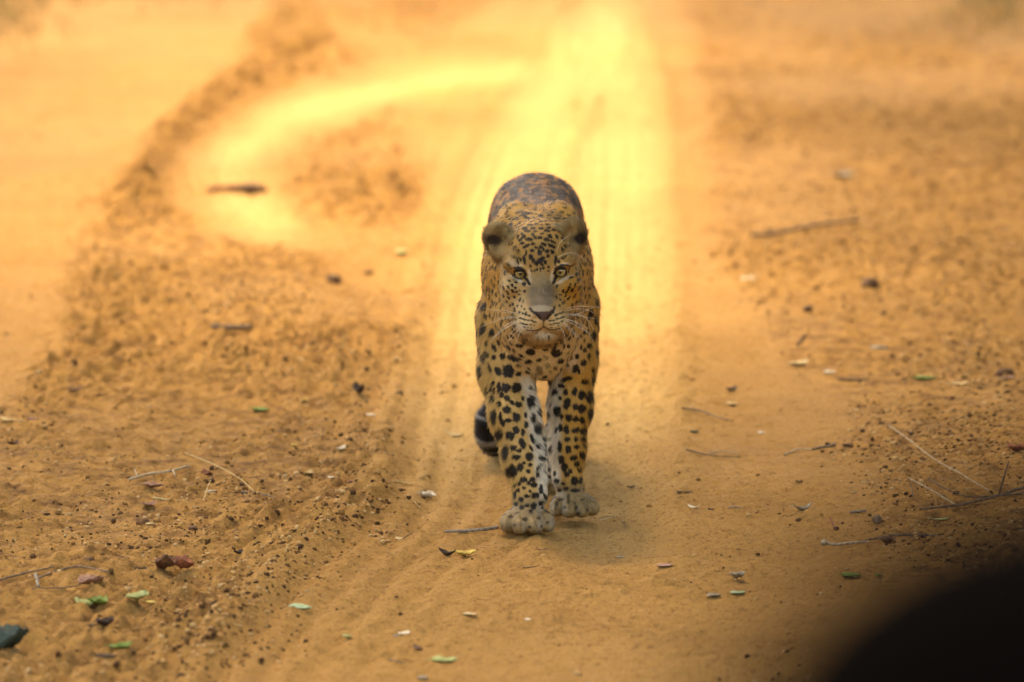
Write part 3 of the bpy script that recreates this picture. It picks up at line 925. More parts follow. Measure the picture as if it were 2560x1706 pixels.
def flow(P, Nn, G):
    """direction the fur lies in"""
    n = len(P)
    x, y, z = P.T
    D = np.zeros((n, 3)); D[:, 1] = 1.0; D[:, 2] = -.45
    legs = np.isin(G, [G_['legA'], G_['legB'], G_['legC'], G_['legD']])
    D[legs] = (0, .25, -1)
    paw_ = legs & (z < .06); D[paw_] = (0, -.5, -.6)
    ch = (y < .26) & np.isin(G, [G_['torso'], G_['neck']]); D[ch] = np.stack([x * 3, np.full(n, .35), np.full(n, -1.0)], 1)[ch]
    hd = G == G_['head']
    no = HEAD_O + np.array([0.004, -.06, -.055])
    D[hd] = (P - no)[hd] + np.array([0, .02, .0])
    er = G == G_['ear']
    D[er] = np.stack([np.sign(x) * -.5, np.full(n, -.3), np.full(n, .55)], 1)[er]
    tl = G == G_['tail']
    D[tl] = (-.15, -.7, -.2)
    tang = D - (D * Nn).sum(1, keepdims=True) * Nn
    return tang / (np.linalg.norm(tang, axis=1, keepdims=True) + 1e-9)

VC, VL, VD = coat(BV, BN, BG)

def skin_material():
    m, nt, p = new_mat('leopard skin')
    at = nt.nodes.new('ShaderNodeAttribute'); at.attribute_name = 'coat'
    nz = nt.nodes.new('ShaderNodeTexNoise'); nz.inputs['Scale'].default_value = 500
    tc = nt.nodes.new('ShaderNodeTexCoord'); nt.links.new(tc.outputs['Object'], nz.inputs['Vector'])
    mx = nt.nodes.new('ShaderNodeMix'); mx.data_type = 'RGBA'; mx.blend_type = 'MULTIPLY'
    mr = nt.nodes.new('ShaderNodeMapRange'); mr.inputs['To Min'].default_value = .65; mr.inputs['To Max'].default_value = 1.1
    nt.links.new(nz.outputs['Fac'], mr.inputs['Value'])
    mx.inputs['Factor'].default_value = 1
    nt.links.new(at.outputs['Color'], mx.inputs['A']); nt.links.new(mr.outputs['Result'], mx.inputs['B'])
    nt.links.new(mx.outputs['Result'], p.inputs['Base Color'])
    p.inputs['Roughness'].default_value = .6
    p.inputs['Specular IOR Level'].default_value = .25
    bp = nt.nodes.new('ShaderNodeBump'); bp.inputs['Strength'].default_value = .3; bp.inputs['Distance'].default_value = .002
    nt.links.new(nz.outputs['Fac'], bp.inputs['Height']); nt.links.new(bp.outputs['Normal'], p.inputs['Normal'])
    return m

def fur_material():
    m, nt, p = new_mat('leopard fur')
    at = nt.nodes.new('ShaderNodeAttribute'); at.attribute_name = 'coat'
    an = nt.nodes.new('ShaderNodeAttribute'); an.attribute_name = 'lie'
    nt.links.new(at.outputs['Color'], p.inputs['Base Color'])
    nt.links.new(an.outputs['Vector'], p.inputs['Normal'])
    p.inputs['Roughness'].default_value = .55
    p.inputs['Specular IOR Level'].default_value = .12
    p.inputs['Sheen Weight'].default_value = .05
    p.inputs['Sheen Tint'].default_value = (.75, .8, 1, 1)
    p.inputs['Sheen Roughness'].default_value = .4
    return m

ROOT = (LX, 0, float(ground_h(LX, .1)[0]))
SINK = [float(ground_h(LX + a, b)[0]) for a, b in ((-.021, .03), (.078, .2))]
LZ = max(SINK) - .002
leopard = empty('leopard', (LX, 0, LZ))
tag(leopard, 'spotted golden leopard walking head-on down the sandy track', 'leopard')
body = mesh_np('body', BV, BF, skin_material(), leopard)
cat_ = body.data.color_attributes.new('coat', 'FLOAT_COLOR', 'POINT')
cat_.data.foreach_set('color', np.concatenate([VC, np.ones((len(VC), 1))], 1).astype(np.float32).ravel())

def build_fur(n):
    fc = BV[BF].mean(1)
    w = np.ones(len(BF)); g = BG[BF[:, 0]]
    w[np.isin(g, [G_['head'], G_['ear']])] = 2.6
    w[np.isin(g, [G_['legA'], G_['legB']])] = 1.5
    w[fc[:, 1] > .45] *= .8
    P, Nn, f = sample_surface(n, w)
    G = BG[BF[f, 0]]
    _, L0, _ = coat(P, Nn, G, False)
    T0 = flow(P, Nn, G)
    C, L, D = coat(P + T0 * (L0 * .55)[:, None], Nn, G)
    L = L0
    keep = (L > .0012) & (P[:, 2] > .004)
    P, Nn, G, C, L = P[keep], Nn[keep], G[keep], C[keep], L[keep]
    n = len(P)
    T = flow(P, Nn, G)
    lift = np.where(np.isin(G, [G_['torso'], G_['neck']]), .36, .38) + rng.normal(0, .11, n)
    lift = np.where(G == G_['ear'], .55, lift)
    J = rng.normal(0, .14, (n, 3))
    d0 = T + Nn * lift[:, None] * 1.5 + J
    d1 = T + Nn * (lift[:, None] * .35) + J * 1.4
    d0 /= np.linalg.norm(d0, axis=1, keepdims=True); d1 /= np.linalg.norm(d1, axis=1, keepdims=True)
    L = L * rng.uniform(.7, 1.25, n)
    C = C * rng.uniform(.78, 1.22, (n, 1))
    P0 = P - Nn * .001
    P1 = P0 + d0 * (L * .45)[:, None]
    P2 = P1 + d1 * (L * .55)[:, None]
    pts = np.stack([P0, P1, P2], 1).reshape(-1, 3)
    hc = bpy.data.hair_curves.new('fur')
    hc.add_curves([3] * n)
    hc.attributes['position'].data.foreach_set('vector', pts.astype(np.float32).ravel())
    ra = hc.attributes.get('radius') or hc.attributes.new('radius', 'FLOAT', 'POINT')
    rad = np.tile(np.array([.00042, .00036, .00010], np.float32), n)
    ra.data.foreach_set('value', rad)
    ca_ = hc.attributes.new('coat', 'FLOAT_COLOR', 'CURVE')
    ca_.data.foreach_set('color', np.concatenate([C, np.ones((n, 1))], 1).astype(np.float32).ravel())
    la = hc.attributes.new('lie', 'FLOAT_VECTOR', 'CURVE')
    lie = Nn + rng.normal(0, .16, (n, 3)); lie /= np.linalg.norm(lie, axis=1, keepdims=True)
    la.data.foreach_set('vector', lie.astype(np.float32).ravel())
    hc.materials.append(fur_material())
    o = bpy.data.objects.new('fur', hc)
    link(o, leopard)
    return o
build_fur(230000)

# eyes --------------------------------------------------------------
def cap(radius, ang, n=28, rings=8):
    vs = [(0, -radius, 0)]; fs = []
    for r in range(1, rings + 1):
        a = ang * r / rings
        for i in range(n):
            t = 2 * math.pi * i / n
            vs.append((radius * math.sin(a) * math.cos(t), -radius * math.cos(a), radius * math.sin(a) * math.sin(t)))
    for i in range(n):
        fs.append((0, 1 + i, 1 + (i + 1) % n))
    for r in range(rings - 1):
        for i in range(n):
            a, b = 1 + r * n + i, 1 + r * n + (i + 1) % n
            fs.append((a, a + n, b + n, b))
    return vs, fs

def iris_material():
    m, nt, p = new_mat('iris')
    tc = nt.nodes.new('ShaderNodeTexCoord')
    ln = nt.nodes.new('ShaderNodeVectorMath'); ln.operation = 'MULTIPLY'; ln.inputs[1].default_value = (1, 0, 1)
    nt.links.new(tc.outputs['Object'], ln.inputs[0])
    le = nt.nodes.new('ShaderNodeVectorMath'); le.operation = 'LENGTH'; nt.links.new(ln.outputs[0], le.inputs[0])
    rp = nt.nodes.new('ShaderNodeValToRGB')
    mr = nt.nodes.new('ShaderNodeMapRange'); mr.inputs['From Max'].default_value = .0112
    nt.links.new(le.outputs['Value'], mr.inputs['Value']); nt.links.new(mr.outputs['Result'], rp.inputs['Fac'])
    e = rp.color_ramp.elements
    e[0].position = 0; e[0].color = (.22, .12, .03, 1)
    e[1].position = 1; e[1].color = (.02, .012, .006, 1)
    a = e.new(.34); a.color = (.26, .19, .062, 1)
    a = e.new(.80); a.color = (.30, .235, .085, 1)
    a = e.new(.92); a.color = (.22, .14, .05, 1)
    nt.links.new(rp.outputs['Color'], p.inputs['Base Color'])
    p.inputs['Roughness'].default_value = .15
    p.inputs['Coat Weight'].default_value = .6
    p.inputs['Coat Roughness'].default_value = .05
    return m
m_iris = iris_material()
m_pupil = simple_mat('pupil', (.01, .008, .006), .15, .2, 30, .5)
m_eye = simple_mat('eye dark', (.03, .018, .012), .2, .2, 80, .5)
for s, (ex, ey) in ((-1, r3(487, 722)), (1, r3(988, 702))):
    hit = None
    c = hp(s * .0425, .0018, 0)
    # place on the line of sight of the socket
    depth = (c + OFF - CAM) @ CF
    P = CAM + pray(ex, ey) * depth - OFF
    eye = mesh_obj('eye', *cap(.0150, R(100)), m_eye, leopard)
    eye.location = P
    eye.rotation_euler = (R(6), 0, R(-s * 4))
    vi, fi = cap(.0153, R(39)); ir = mesh_obj('iris', vi, fi, m_iris, eye)
    vp, fp = cap(.0156, R(10.5), 20, 4); pu = mesh_obj('pupil', vp, fp, m_pupil, eye)

# whiskers ----------------------------------------------------------
def tube(pts, r0, r1, n=6, closed=True):
    pts = [np.array(p, float) for p in pts]
    vs, fs = [], []
    prev = None
    for i, p in enumerate(pts):
        d = (pts[min(i + 1, len(pts) - 1)] - pts[max(i - 1, 0)]); d /= np.linalg.norm(d) + 1e-12
        if prev is None:
            a = np.cross(d, [0, 0, 1.0])
            if np.linalg.norm(a) < .1: a = np.cross(d, [1.0, 0, 0])
        else:
            a = prev - d * (prev @ d)
        a /= np.linalg.norm(a) + 1e-12; b = np.cross(d, a); prev = a
        t = i / (len(pts) - 1)
        r = r0[i] if hasattr(r0, '__len__') else r0 + (r1 - r0) * t
        for j in range(n):
            th = 2 * math.pi * j / n
            vs.append(p + r * (math.cos(th) * a + math.sin(th) * b))
    for i in range(len(pts) - 1):
        for j in range(n):
            q = i * n + j; w = i * n + (j + 1) % n
            fs.append((q, w, w + n, q + n))
    if closed:
        fs.append(tuple(range(n - 1, -1, -1))); fs.append(tuple(range((len(pts) - 1) * n, len(pts) * n)))
    return vs, fs

m_whisk = simple_mat('whisker', (.66, .60, .46), .4, .1, 50, .5)
WH = [[(450, 1225), (300, 1190), (150, 1180), (20, 1160)], [(460, 1250), (370, 1215), (270, 1220)], [(470, 1280), (300, 1290), (130, 1340), (0, 1400)], [(480, 1300), (340, 1360), (230, 1450), (150, 1540)],
      [(480, 1325), (330, 1400), (210, 1490), (120, 1590)], [(500, 1350), (420, 1420), (340, 1520)], [(530, 1370), (430, 1470), (350, 1570)], [(545, 1385), (480, 1480), (440, 1580)],
      [(450, 1265), (280, 1275), (160, 1300)], [(475, 1310), (360, 1375), (260, 1440)],
      [(1050, 1170), (1180, 1140), (1300, 1140), (1480, 1155)], [(1060, 1190), (1200, 1170), (1330, 1190), (1400, 1230)], [(1060, 1235), (1200, 1230), (1300, 1190), (1390, 1150)],
      [(1060, 1250), (1200, 1240), (1310, 1290), (1400, 1440)], [(1065, 1262), (1200, 1255), (1300, 1275), (1430, 1290)], [(1060, 1290), (1200, 1360), (1320, 1460), (1390, 1570)],
      [(1050, 1310), (1180, 1380), (1290, 1440), (1370, 1470)], [(1030, 1335), (1130, 1430), (1240, 1560)], [(1020, 1350), (1110, 1440), (1190, 1530)], [(985, 1390), (1030, 1480), (1050, 1570)],
      [(1040, 1300), (1180, 1330), (1330, 1420)], [(950, 540), (1080, 485), (1200, 505), (1300, 590)], [(940, 470), (980, 360), (1060, 290), (1130, 240)]]
for w in WH:
    x0, y0 = r3(*w[0])
    hit = cast(x0, y0)
    base = hit[0] if hit else None
    if base is None: continue
    d0 = (base + OFF - CAM) @ CF
    pts = []
    for i, p in enumerate(w):
        q = r3(*p)
        pts.append(CAM + pray(*q) * (d0 - .002 - .006 * i) - OFF)
    # Catmull-Rom
    P4 = [pts[0]] + pts + [pts[-1]]; cur = []
    for i in range(len(pts) - 1):
        a, b, c, d = P4[i:i + 4]
        for k in range(5):
            t = k / 5
            cur.append(.5 * ((2 * b) + (c - a) * t + (2 * a - 5 * b + 4 * c - d) * t * t + (3 * b - a - 3 * c + d) * t ** 3))
    cur.append(pts[-1])
    vs, fs = tube(cur, .00032, .00014, 5)
    mesh_obj('whisker', vs, fs, m_whisk, leopard)


# ================================================================== LITTER
LEAFMATS = {}
def leafmat(key):
    if key in LEAFMATS: return LEAFMATS[key]
    cols = dict(brown=((.16,.075,.035),(.07,.03,.015)), dark=((.06,.035,.025),(.025,.015,.012)), pink=((.36,.20,.14),(.22,.11,.07)), cream=((.62,.50,.28),(.45,.30,.13)),
                white=((.70,.64,.50),(.52,.42,.28)), green=((.17,.23,.05),(.10,.15,.03)), pale=((.36,.38,.16),(.26,.28,.10)), yellow=((.62,.46,.12),(.45,.30,.07)),
                teal=((.05,.075,.06),(.03,.045,.04)), deep=((.035,.06,.02),(.02,.035,.012)), grey=((.36,.30,.22),(.22,.17,.11)), mint=((.38,.46,.28),(.28,.36,.20)), red=((.28,.09,.04),(.15,.05,.03)),
                straw=((.56,.40,.17),(.38,.24,.09)), bark=((.20,.125,.07),(.10,.06,.035)), greybark=((.30,.23,.16),(.15,.11,.075)), palebark=((.48,.37,.23),(.28,.19,.11)), soil=((.20,.09,.03),(.11,.048,.018)), soildark=((.12,.055,.02),(.07,.03,.012)))[key]
    LEAFMATS[key] = simple_mat('litter ' + key, cols[0], .75, .3, 120, .25, cols[1])
    return LEAFMATS[key]

GZ2 = GZ.reshape(ny, nx)
def gz(x, y):
    i = min(max(int(np.searchsorted(xs, x)) - 1, 0), nx - 2); j = min(max(int(np.searchsorted(ys_, y)) - 1, 0), ny - 2)
    u = (x - xs[i]) / (xs[i + 1] - xs[i]); v = (y - ys_[j]) / (ys_[j + 1] - ys_[j])
    return float((GZ2[j, i] * (1 - u) + GZ2[j, i + 1] * u) * (1 - v) + (GZ2[j + 1, i] * (1 - u) + GZ2[j + 1, i + 1] * u) * v)

def leaf(p0, p1, width, mat, label, curl=.25, fold=.3, twist=0., split=0., name='fallen_leaf', group='fallen leaves on the sand', cat='leaf', up=0., stem=True):
    a = np.array(ground_xy(*p0)); b = np.array(ground_xy(*p1))
    c = (a + b) / 2; L = np.linalg.norm(b - a)
    d = (b - a) / L; nrm = np.array([-d[1], d[0]])
    nu, nv = 11, 5
    top = []
    sh = random.uniform(.75, 1.0); ph = random.uniform(0, 6)
    for i in range(nu):
        t = i / (nu - 1)
        w = width * .5 * (max(math.sin(math.pi * t ** sh), 0.0) ** .75 + .03)
        w *= 1 + .10 * math.sin(9 * t + ph)
        for j in range(nv):
            v = (j / (nv - 1) - .5) * 2
            X = (t - .5) * L; Y = v * w
            Z = curl * L * ((2 * t - 1) ** 2) * .5 + fold * abs(v) ** 1.4 * w + twist * v * w * (2 * t - 1) + .012 * L * math.sin(7 * t + 3 * v + ph) + up * t * L
            Z += fold * .22 * w * math.sin(11 * t + 2.3 * ph) * math.cos(4 * v + ph) + fold * .12 * width * math.sin(23 * t + 5 * v + ph) * .5
            if split and abs(t - split) < .08: Y *= .25; Z *= .5
            top.append((X, Y, Z))
    n = len(top)
    zmin = min(p[2] for p in top)
    vs = []
    hx = [gz(*(c + d * q * L)) for q in (-.4, -.2, 0, .2, .4)]
    base = sorted(hx)[3] + .0012
    for X, Y, Z in top:
        w2 = d * X + nrm * Y
        vs.append((w2[0], w2[1], Z - zmin))
    lower = [(x, y, z - .0007) for x, y, z in vs]
    fs = []
    for i in range(nu - 1):
        for j in range(nv - 1):
            q = i * nv + j
            fs.append((q, q + nv, q + nv + 1, q + 1))
            fs.append((n + q, n + q + 1, n + q + nv + 1, n + q + nv))
    rim = [j for j in range(nv)] + [i * nv + nv - 1 for i in range(1, nu)] + [(nu - 1) * nv + j for j in range(nv - 2, -1, -1)] + [i * nv for i in range(nu - 2, 0, -1)]
    for q, w in zip(rim, rim[1:] + rim[:1]): fs.append((q, w, n + w, n + q))
    m = leafmat(mat)
    o = mesh_obj(name, vs + lower, fs, m)
    o.location = (c[0], c[1], base)
    tag(o, label, cat, group)
    if L > .035 and stem:
        mid = [np.array(vs[i * nv + nv // 2]) + (0, 0, .0006) for i in range(nu)]
        e = np.array([d[0], d[1], 0]) * L * .22
        tv, tf = tube([mid[0] - e + (0, 0, .001)] + mid, .0009, .0004, 5)
        so = mesh_obj('stalk', tv, tf, m, o)
    return o

def twig(path, r0, r1, mat, label, stubs=(), name='dry_twig', group='dry twigs on the sand', cat='twig', wob=.5, knot=0.):
    """path: (px, py[, lift above ground])"""
    P = []
    for q in path:
        x, y = ground_xy(q[0], q[1] + (q[2] * 1236 if len(q) > 2 else 0))
        P.append(np.array([x, y, q[2] if len(q) > 2 else 0.0]))
    pts = []
    P4 = [P[0]] + P + [P[-1]]
    k = 7
    for i in range(len(P) - 1):
        a, b, c, d = P4[i:i + 4]
        for j in range(k):
            t = j / k
            pts.append(.5 * ((2 * b) + (c - a) * t + (2 * a - 5 * b + 4 * c - d) * t * t + (3 * b - a - 3 * c + d) * t ** 3))
    pts.append(P[-1])
    n = len(pts)
    out = []; rr = []
    hs = [gz(p[0], p[1]) for p in pts]
    ln = [hs[0] + (hs[-1] - hs[0]) * i / (n - 1) for i in range(n)]
    up_ = max(h - l for h, l in zip(hs, ln)) * .95 + .001
    sm = [float(np.mean(hs[max(0, i - 9):i + 10])) for i in range(n)]
    hs = [l + up_ for l in ln] if len(path) < 4 else [m_ + .008 for m_ in sm]
    for i, p in enumerate(pts):
        t = i / (n - 1); r = r0 + (r1 - r0) * t
        r *= 1 + .22 * math.sin(i * 2.1 + r0 * 9000) * wob
        if knot and i in (0, 1, 2): r *= 1 + knot * (1 - i / 3)
        rr.append(r)
        out.append(p * (1, 1, 1) + np.array([random.uniform(-1, 1) * r * wob, random.uniform(-1, 1) * r * 2 * wob, hs[i] + r * .7]))
    org = out[0].copy()
    vs, fs = tube([q - org for q in out], rr, None, 7)
    m = leafmat(mat)
    o = mesh_obj(name, vs, fs, m)
    o.location = org
    for (t, dx, dy, dz, rs) in stubs:
        b = out[int(t * (n - 1))] - org
        sv, sf = tube([b, b + np.array([dx, dy, dz]) * .5 + (0, 0, .001), b + np.array([dx, dy, dz])], rs, rs * .6, 6)
        mesh_obj('side_shoot', sv, sf, m, o)
    tag(o, label, cat, group)
    return o

def clod(p, size, mat, label, squash=.7, name='clod', cat='clod', group='clods and stones on the sand', ell_=(1, 1)):
    x, y = ground_xy(*p)
    bm = bmesh.new(); bmesh.ops.create_icosphere(bm, subdivisions=3, radius=1)
    co = np.array([v.co for v in bm.verts])
    sd0 = random.randint(0, 99)
    r = 1 + .55 * (noise3(co * 1.6 + 9, sd0) - .5) + .35 * (noise3(co * 4 + 5, sd0 + 1) - .5)
    for v, k in zip(bm.verts, r): v.co = Vector((v.co.x * k * ell_[0], v.co.y * k * ell_[1], v.co.z * k * squash)) * (size / 2)
    me = bpy.data.meshes.new(name); bm.to_mesh(me); bm.free()
    for pl in me.polygons: pl.use_smooth = True
    me.materials.append(leafmat(mat))
    o = link(bpy.data.objects.new(name, me))
    o.location = (x, y, gz(x, y) + size * squash * .22)
    tag(o, label, cat, group)
    return o

# ---- by the leopard
twig([(1113, 1347), (1180, 1341), (1246, 1330)], .0028, .0042, 'greybark', 'straight brown stick lying on the sand just left of the front paw', wob=.35)
leaf((1096, 1394), (1140, 1398), .020, 'dark', 'blackened curled half leaf left of the yellow leaf, below the stick', curl=.7, fold=.6, stem=False)
leaf((1136, 1397), (1190, 1395), .030, 'yellow', 'curled yellow leaf with dark tip lying below the paw stick', curl=.45, fold=.5)
leaf((1049, 1228), (1090, 1231), .030, 'white', 'cream folded leaf with dark stalk left of the leopard\'s foreleg', curl=.3, fold=.8)
twig([(987, 1201), (1032, 1202)], .0022, .0018, 'straw', 'short straw-coloured stick left of the cream folded leaf')
twig([(1047, 1199), (1058, 1192), (1068, 1186)], .0016, .0010, 'straw', 'tiny tan twig just above the cream folded leaf')
leaf((989, 1348), (1012, 1350), .018, 'cream', 'small pale leaf at the left end of the stick by the paw', curl=.4)
twig([(1010, 1350), (1034, 1342, .006)], .0012, .0008, 'bark', 'thin dark stalk rising beside the small pale leaf left of the stick')
twig([(1032, 1253), (1051, 1262)], .0014, .0009, 'straw', 'short slanting straw left of the leopard, below the cream leaf')
leaf((1341, 1398), (1369, 1396), .010, 'brown', 'narrow dry brown leaf on the track below the front paw', curl=.3, stem=False)
twig([(1306, 1426), (1328, 1428), (1348, 1427)], .0013, .0008, 'bark', 'thin dark twig on the track below the narrow brown leaf')
leaf((1540, 1384), (1562, 1382), .012, 'grey', 'small greyish leaf on the track right of the narrow brown leaf', curl=.2, stem=False)
leaf((1642, 1432), (1682, 1431), .030, 'pink', 'flat pale pinkish leaf pressed into the track, lower right of the leopard', curl=.08, fold=.08)
twig([(1498, 1281), (1520, 1277), (1540, 1279)], .0008, .0006, 'bark', 'hair-thin stem beside the rear front paw')
twig([(1500, 1288), (1522, 1283), (1540, 1279)], .0008, .0006, 'palebark', 'hair-thin pale stem just below the one beside the rear front paw')
twig([(1552, 1287), (1562, 1296), (1563, 1308)], .0008, .0006, 'bark', 'tiny curled stem right of the rear front paw')
leaf((1690, 1246), (1706, 1246), .014, 'dark', 'small dark leaf scrap right of the leopard, left of a pair', curl=.4, stem=False)
leaf((1708, 1247), (1728, 1245), .016, 'brown', 'small curled brown leaf scrap right of the leopard, right of a pair', curl=.5, stem=False)
leaf((1566, 1216), (1588, 1214), .012, 'dark', 'small dark leaf on the track just right of the foreleg', curl=.3, stem=False)
leaf((1719, 1276), (1750, 1278), .012, 'white', 'white curled leaf scrap below the pair of brown scraps', curl=.5, stem=False)
twig([(1770, 1278), (1784, 1277)], .0018, .0014, 'bark', 'tiny dark twig piece right of the white leaf scrap')
twig([(1820, 1281), (1838, 1278), (1857, 1281)], .0016, .0010, 'greybark', 'short forked grey twig right of the white leaf scrap', stubs=[(.4, -.006, .02, .006, .0008)])
# ---- below the leopard
leaf((1157, 1547), (1195, 1546), .018, 'cream', 'pale narrow leaf on the track below the curled yellow leaf', curl=.1)
leaf((1310, 1561), (1328, 1561), .016, 'white', 'small white leaf scrap low in the middle of the track', curl=.2, stem=False)
leaf((859, 1594), (878, 1592), .022, 'pale', 'small round pale green leaf at the left foot of the track', curl=.3, stem=False)
leaf((982, 1588), (1000, 1590), .014, 'grey', 'small grey leaf touching the white leaf low on the track', curl=.2, stem=False)
leaf((998, 1590), (1022, 1584), .020, 'white', 'white leaf low on the track, left of centre', curl=.3)
leaf((1078, 1662), (1144, 1660), .040, 'pale', 'light green leaf near the bottom edge, left of centre', curl=.28, fold=.4)
leaf((1043, 1699), (1072, 1699), .020, 'grey', 'grey leaf cut by the bottom edge below the light green leaf', curl=.1)
twig([(974, 1650), (992, 1655), (1010, 1659)], .0016, .0010, 'bark', 'thin dark twig left of the light green leaf near the bottom edge')
leaf((1035, 1617), (1058, 1628), .012, 'brown', 'narrow brown leaf above the light green leaf near the bottom edge', curl=.2, stem=False)
# ---- left verge
twig([(324, 1228), (380, 1212), (425, 1204), (473, 1189)], .0034, .0024, 'palebark', 'pale grey stick with a broken side shoot on the left verge', stubs=[(.72, .008, -.06, -.001, .0022), (.18, -.008, .05, .008, .0016)], wob=.5)
leaf((356, 1242), (408, 1243), .034, 'pink', 'large pinkish brown leaf just below the pale grey stick', curl=.25, fold=.5)
twig([(384, 1262), (432, 1261)], .0030, .0022, 'straw', 'straw-coloured stick below the large pinkish brown leaf')
leaf((358, 1280), (388, 1274), .026, 'pink', 'light pink leaf below the straw-coloured stick', curl=.4, fold=.3)
leaf((509, 1196), (527, 1204), .022, 'red', 'small pinkish red leaf right of the pale grey stick', curl=.4)
twig([(509, 1269), (516, 1245, .010), (527, 1217, .022)], .0013, .0010, 'straw', 'upright pale straw on the left verge beside a pale chip')
clod((528, 1243), .016, 'palebark', 'pale wood chip beside the upright straw', .6, 'wood_chip', 'wood chip', ell_=(1.2, .7))
twig([(462, 1155), (540, 1185), (600, 1215), (636, 1247)], .0011, .0008, 'straw', 'long thin curved stem right of the pale grey stick')
twig([(604, 1243), (640, 1241), (686, 1248)], .0026, .0014, 'greybark', 'grey twig at the lower end of the long thin curved stem', wob=.8)
clod((483, 1329), .020, 'soildark', 'dark flat clod in the middle of the left verge', .5)
clod((355, 1326), .024, 'soil', 'sandy brown clod left of a small pale leaf on the left verge', .8)
leaf((364, 1330), (384, 1328), .016, 'cream', 'small pale leaf touching the sandy brown clod', curl=.2, stem=False)
leaf((390, 1452), (440, 1446), .045, 'brown', 'large crumpled dark brown leaf on the left verge', curl=.5, fold=.9, twist=.5)
leaf((430, 1446), (486, 1454), .040, 'red', 'reddish brown crumpled leaf right beside the large crumpled dark one', curl=.45, fold=.8, twist=-.5)
leaf((344, 1446), (362, 1438), .024, 'dark', 'small dark folded leaf left of the crumpled brown leaves', curl=.6, fold=.9, stem=False)
twig([(-10, 1470), (60, 1456), (136, 1444)], .0026, .0014, 'bark', 'long brown twig running in from the left edge of the picture')
twig([(90, 1474), (130, 1455), (182, 1443), (230, 1450), (273, 1466)], .0024, .0018, 'bark', 'arched brown twig on the left verge below the leaf litter', wob=.4)
twig([(90, 1460), (97, 1490)], .0036, .0028, 'greybark', 'short thick grey stub at the left end of the arched twig')
leaf((198, 1491), (260, 1480), .040, 'pink', 'pinkish brown rolled leaf with stalk under the arched twig', curl=.12, fold=.7)
twig([(80, 1500), (150, 1497), (205, 1490)], .0016, .0010, 'bark', 'thin brown stem left of the rolled pinkish leaf')
leaf((196, 1524), (232, 1534), .036, 'pale', 'crumpled light green leaf at lower left, left half of a pair', curl=.5, fold=.7, twist=.4)
leaf((222, 1528), (268, 1533), .040, 'green', 'crumpled green leaf at lower left, right half of a pair', curl=.4, fold=.7)
leaf((321, 1534), (368, 1520), .034, 'pale', 'yellowish green leaf with curled edge at lower left', curl=.35, fold=.6)
leaf((362, 1514), (404, 1514), .018, 'yellow', 'narrow yellow leaf touching the yellowish green leaf at lower left', curl=.2)
leaf((720, 1530), (780, 1534), .034, 'mint', 'pale minty green pointed leaf beside the crumbly ridge', curl=.18, fold=.4)
leaf((243, 1592), (282, 1582), .034, 'dark', 'dark curled leaf with raised tip below the crumpled green leaves', curl=.6, fold=.7)
leaf((222, 1590), (240, 1586), .018, 'dark', 'small dark leaf scrap left of the dark curled leaf', curl=.4, stem=False)
leaf((272, 1642), (330, 1632), .032, 'green', 'blurred bright green leaf near the bottom left corner', curl=.35, fold=.5)
leaf((-8, 1640), (66, 1628), .085, 'teal', 'dark bluish green leaf standing up at the bottom left corner', curl=.25, fold=.9, up=.25)
leaf((236, 1670), (294, 1668), .026, 'dark', 'dark leaf lying near the bottom edge at lower left', curl=.2)
leaf((588, 1406), (606, 1402), .020, 'dark', 'small dark upright leaf scrap left of the crumbly ridge', curl=.7, stem=False)
clod((223, 1412), .022, 'soildark', 'dark brown clod above the arched twig', .6)
leaf((296, 1411), (324, 1416), .014, 'brown', 'narrow brown leaf right of the dark brown clod', curl=.3, stem=False)
leaf((628, 1043), (674, 1046), .034, 'green', 'bright green leaf on the left verge, upper one', curl=.2)
leaf((728, 1126), (742, 1128), .016, 'yellow', 'small yellow leaf scrap beside the left wheel rut', curl=.3, stem=False)
leaf((757, 1024), (771, 1024), .016, 'yellow', 'small yellow leaf right of the bright green leaf', curl=.2, stem=False)
leaf((765, 1194), (778, 1186), .016, 'straw', 'small straw leaf scrap at the edge of the left rut', curl=.3, stem=False)
leaf((846, 1150), (864, 1142), .020, 'white', 'white leaf scrap at the left edge of the smooth track', curl=.3, stem=False)
leaf((820, 1215), (835, 1213), .014, 'white', 'tiny white scrap below the white leaf at the track\'s left edge', curl=.2, stem=False)
leaf((870, 1201), (883, 1199), .012, 'pink', 'tiny pale pink scrap right of the tiny white scrap', curl=.2, stem=False)
leaf((888, 1008), (908, 1018), .022, 'dark', 'dark upright leaf scrap on the left edge of the track', curl=.8, fold=.8, stem=False)
leaf((918, 1054), (938, 1058), .016, 'white', 'pale leaf scrap just below the dark upright scrap', curl=.2, stem=False)
leaf((1120, 1090), (1158, 1094), .020, 'cream', 'pale yellow leaf on the track left of the tail tip', curl=.3)
twig([(530, 862), (580, 864), (628, 862)], .0075, .0065, 'bark', 'thick dark stick on the left verge left of the leopard\'s head', wob=.3)
clod((968, 846), .036, 'soildark', 'round dark clod left of the leopard at chin height', .7)
clod((835, 724), .040, 'soildark', 'round dark brown clod left of the leopard at eye height', .7)
clod((922, 693), .026, 'soildark', 'small brown clod up and right of the round dark brown one', .6)
leaf((990, 648), (1020, 646), .050, 'pale', 'blurred pale yellow green leaf left of the leopard\'s ear', curl=.3, stem=False)
twig([(522, 483), (570, 480), (612, 481)], .007, .010, 'red', 'thin left half of the blurred brown stick across the curved wheel track', wob=.3)
clod((630, 481), .065, 'soildark', 'dark lump at the right end of the blurred brown stick', .5, ell_=(1.4, .8))
leaf((166, 1004), (210, 998), .020, 'brown', 'brown leaf at the far left, above the pale leaf', curl=.2)
leaf((70, 1076), (98, 1075), .020, 'pink', 'pale pink leaf on the smooth sand at the left edge', curl=.2)
leaf((2, 1078), (44, 1084), .026, 'straw', 'straw-coloured leaf cut near the left edge of the picture', curl=.3)
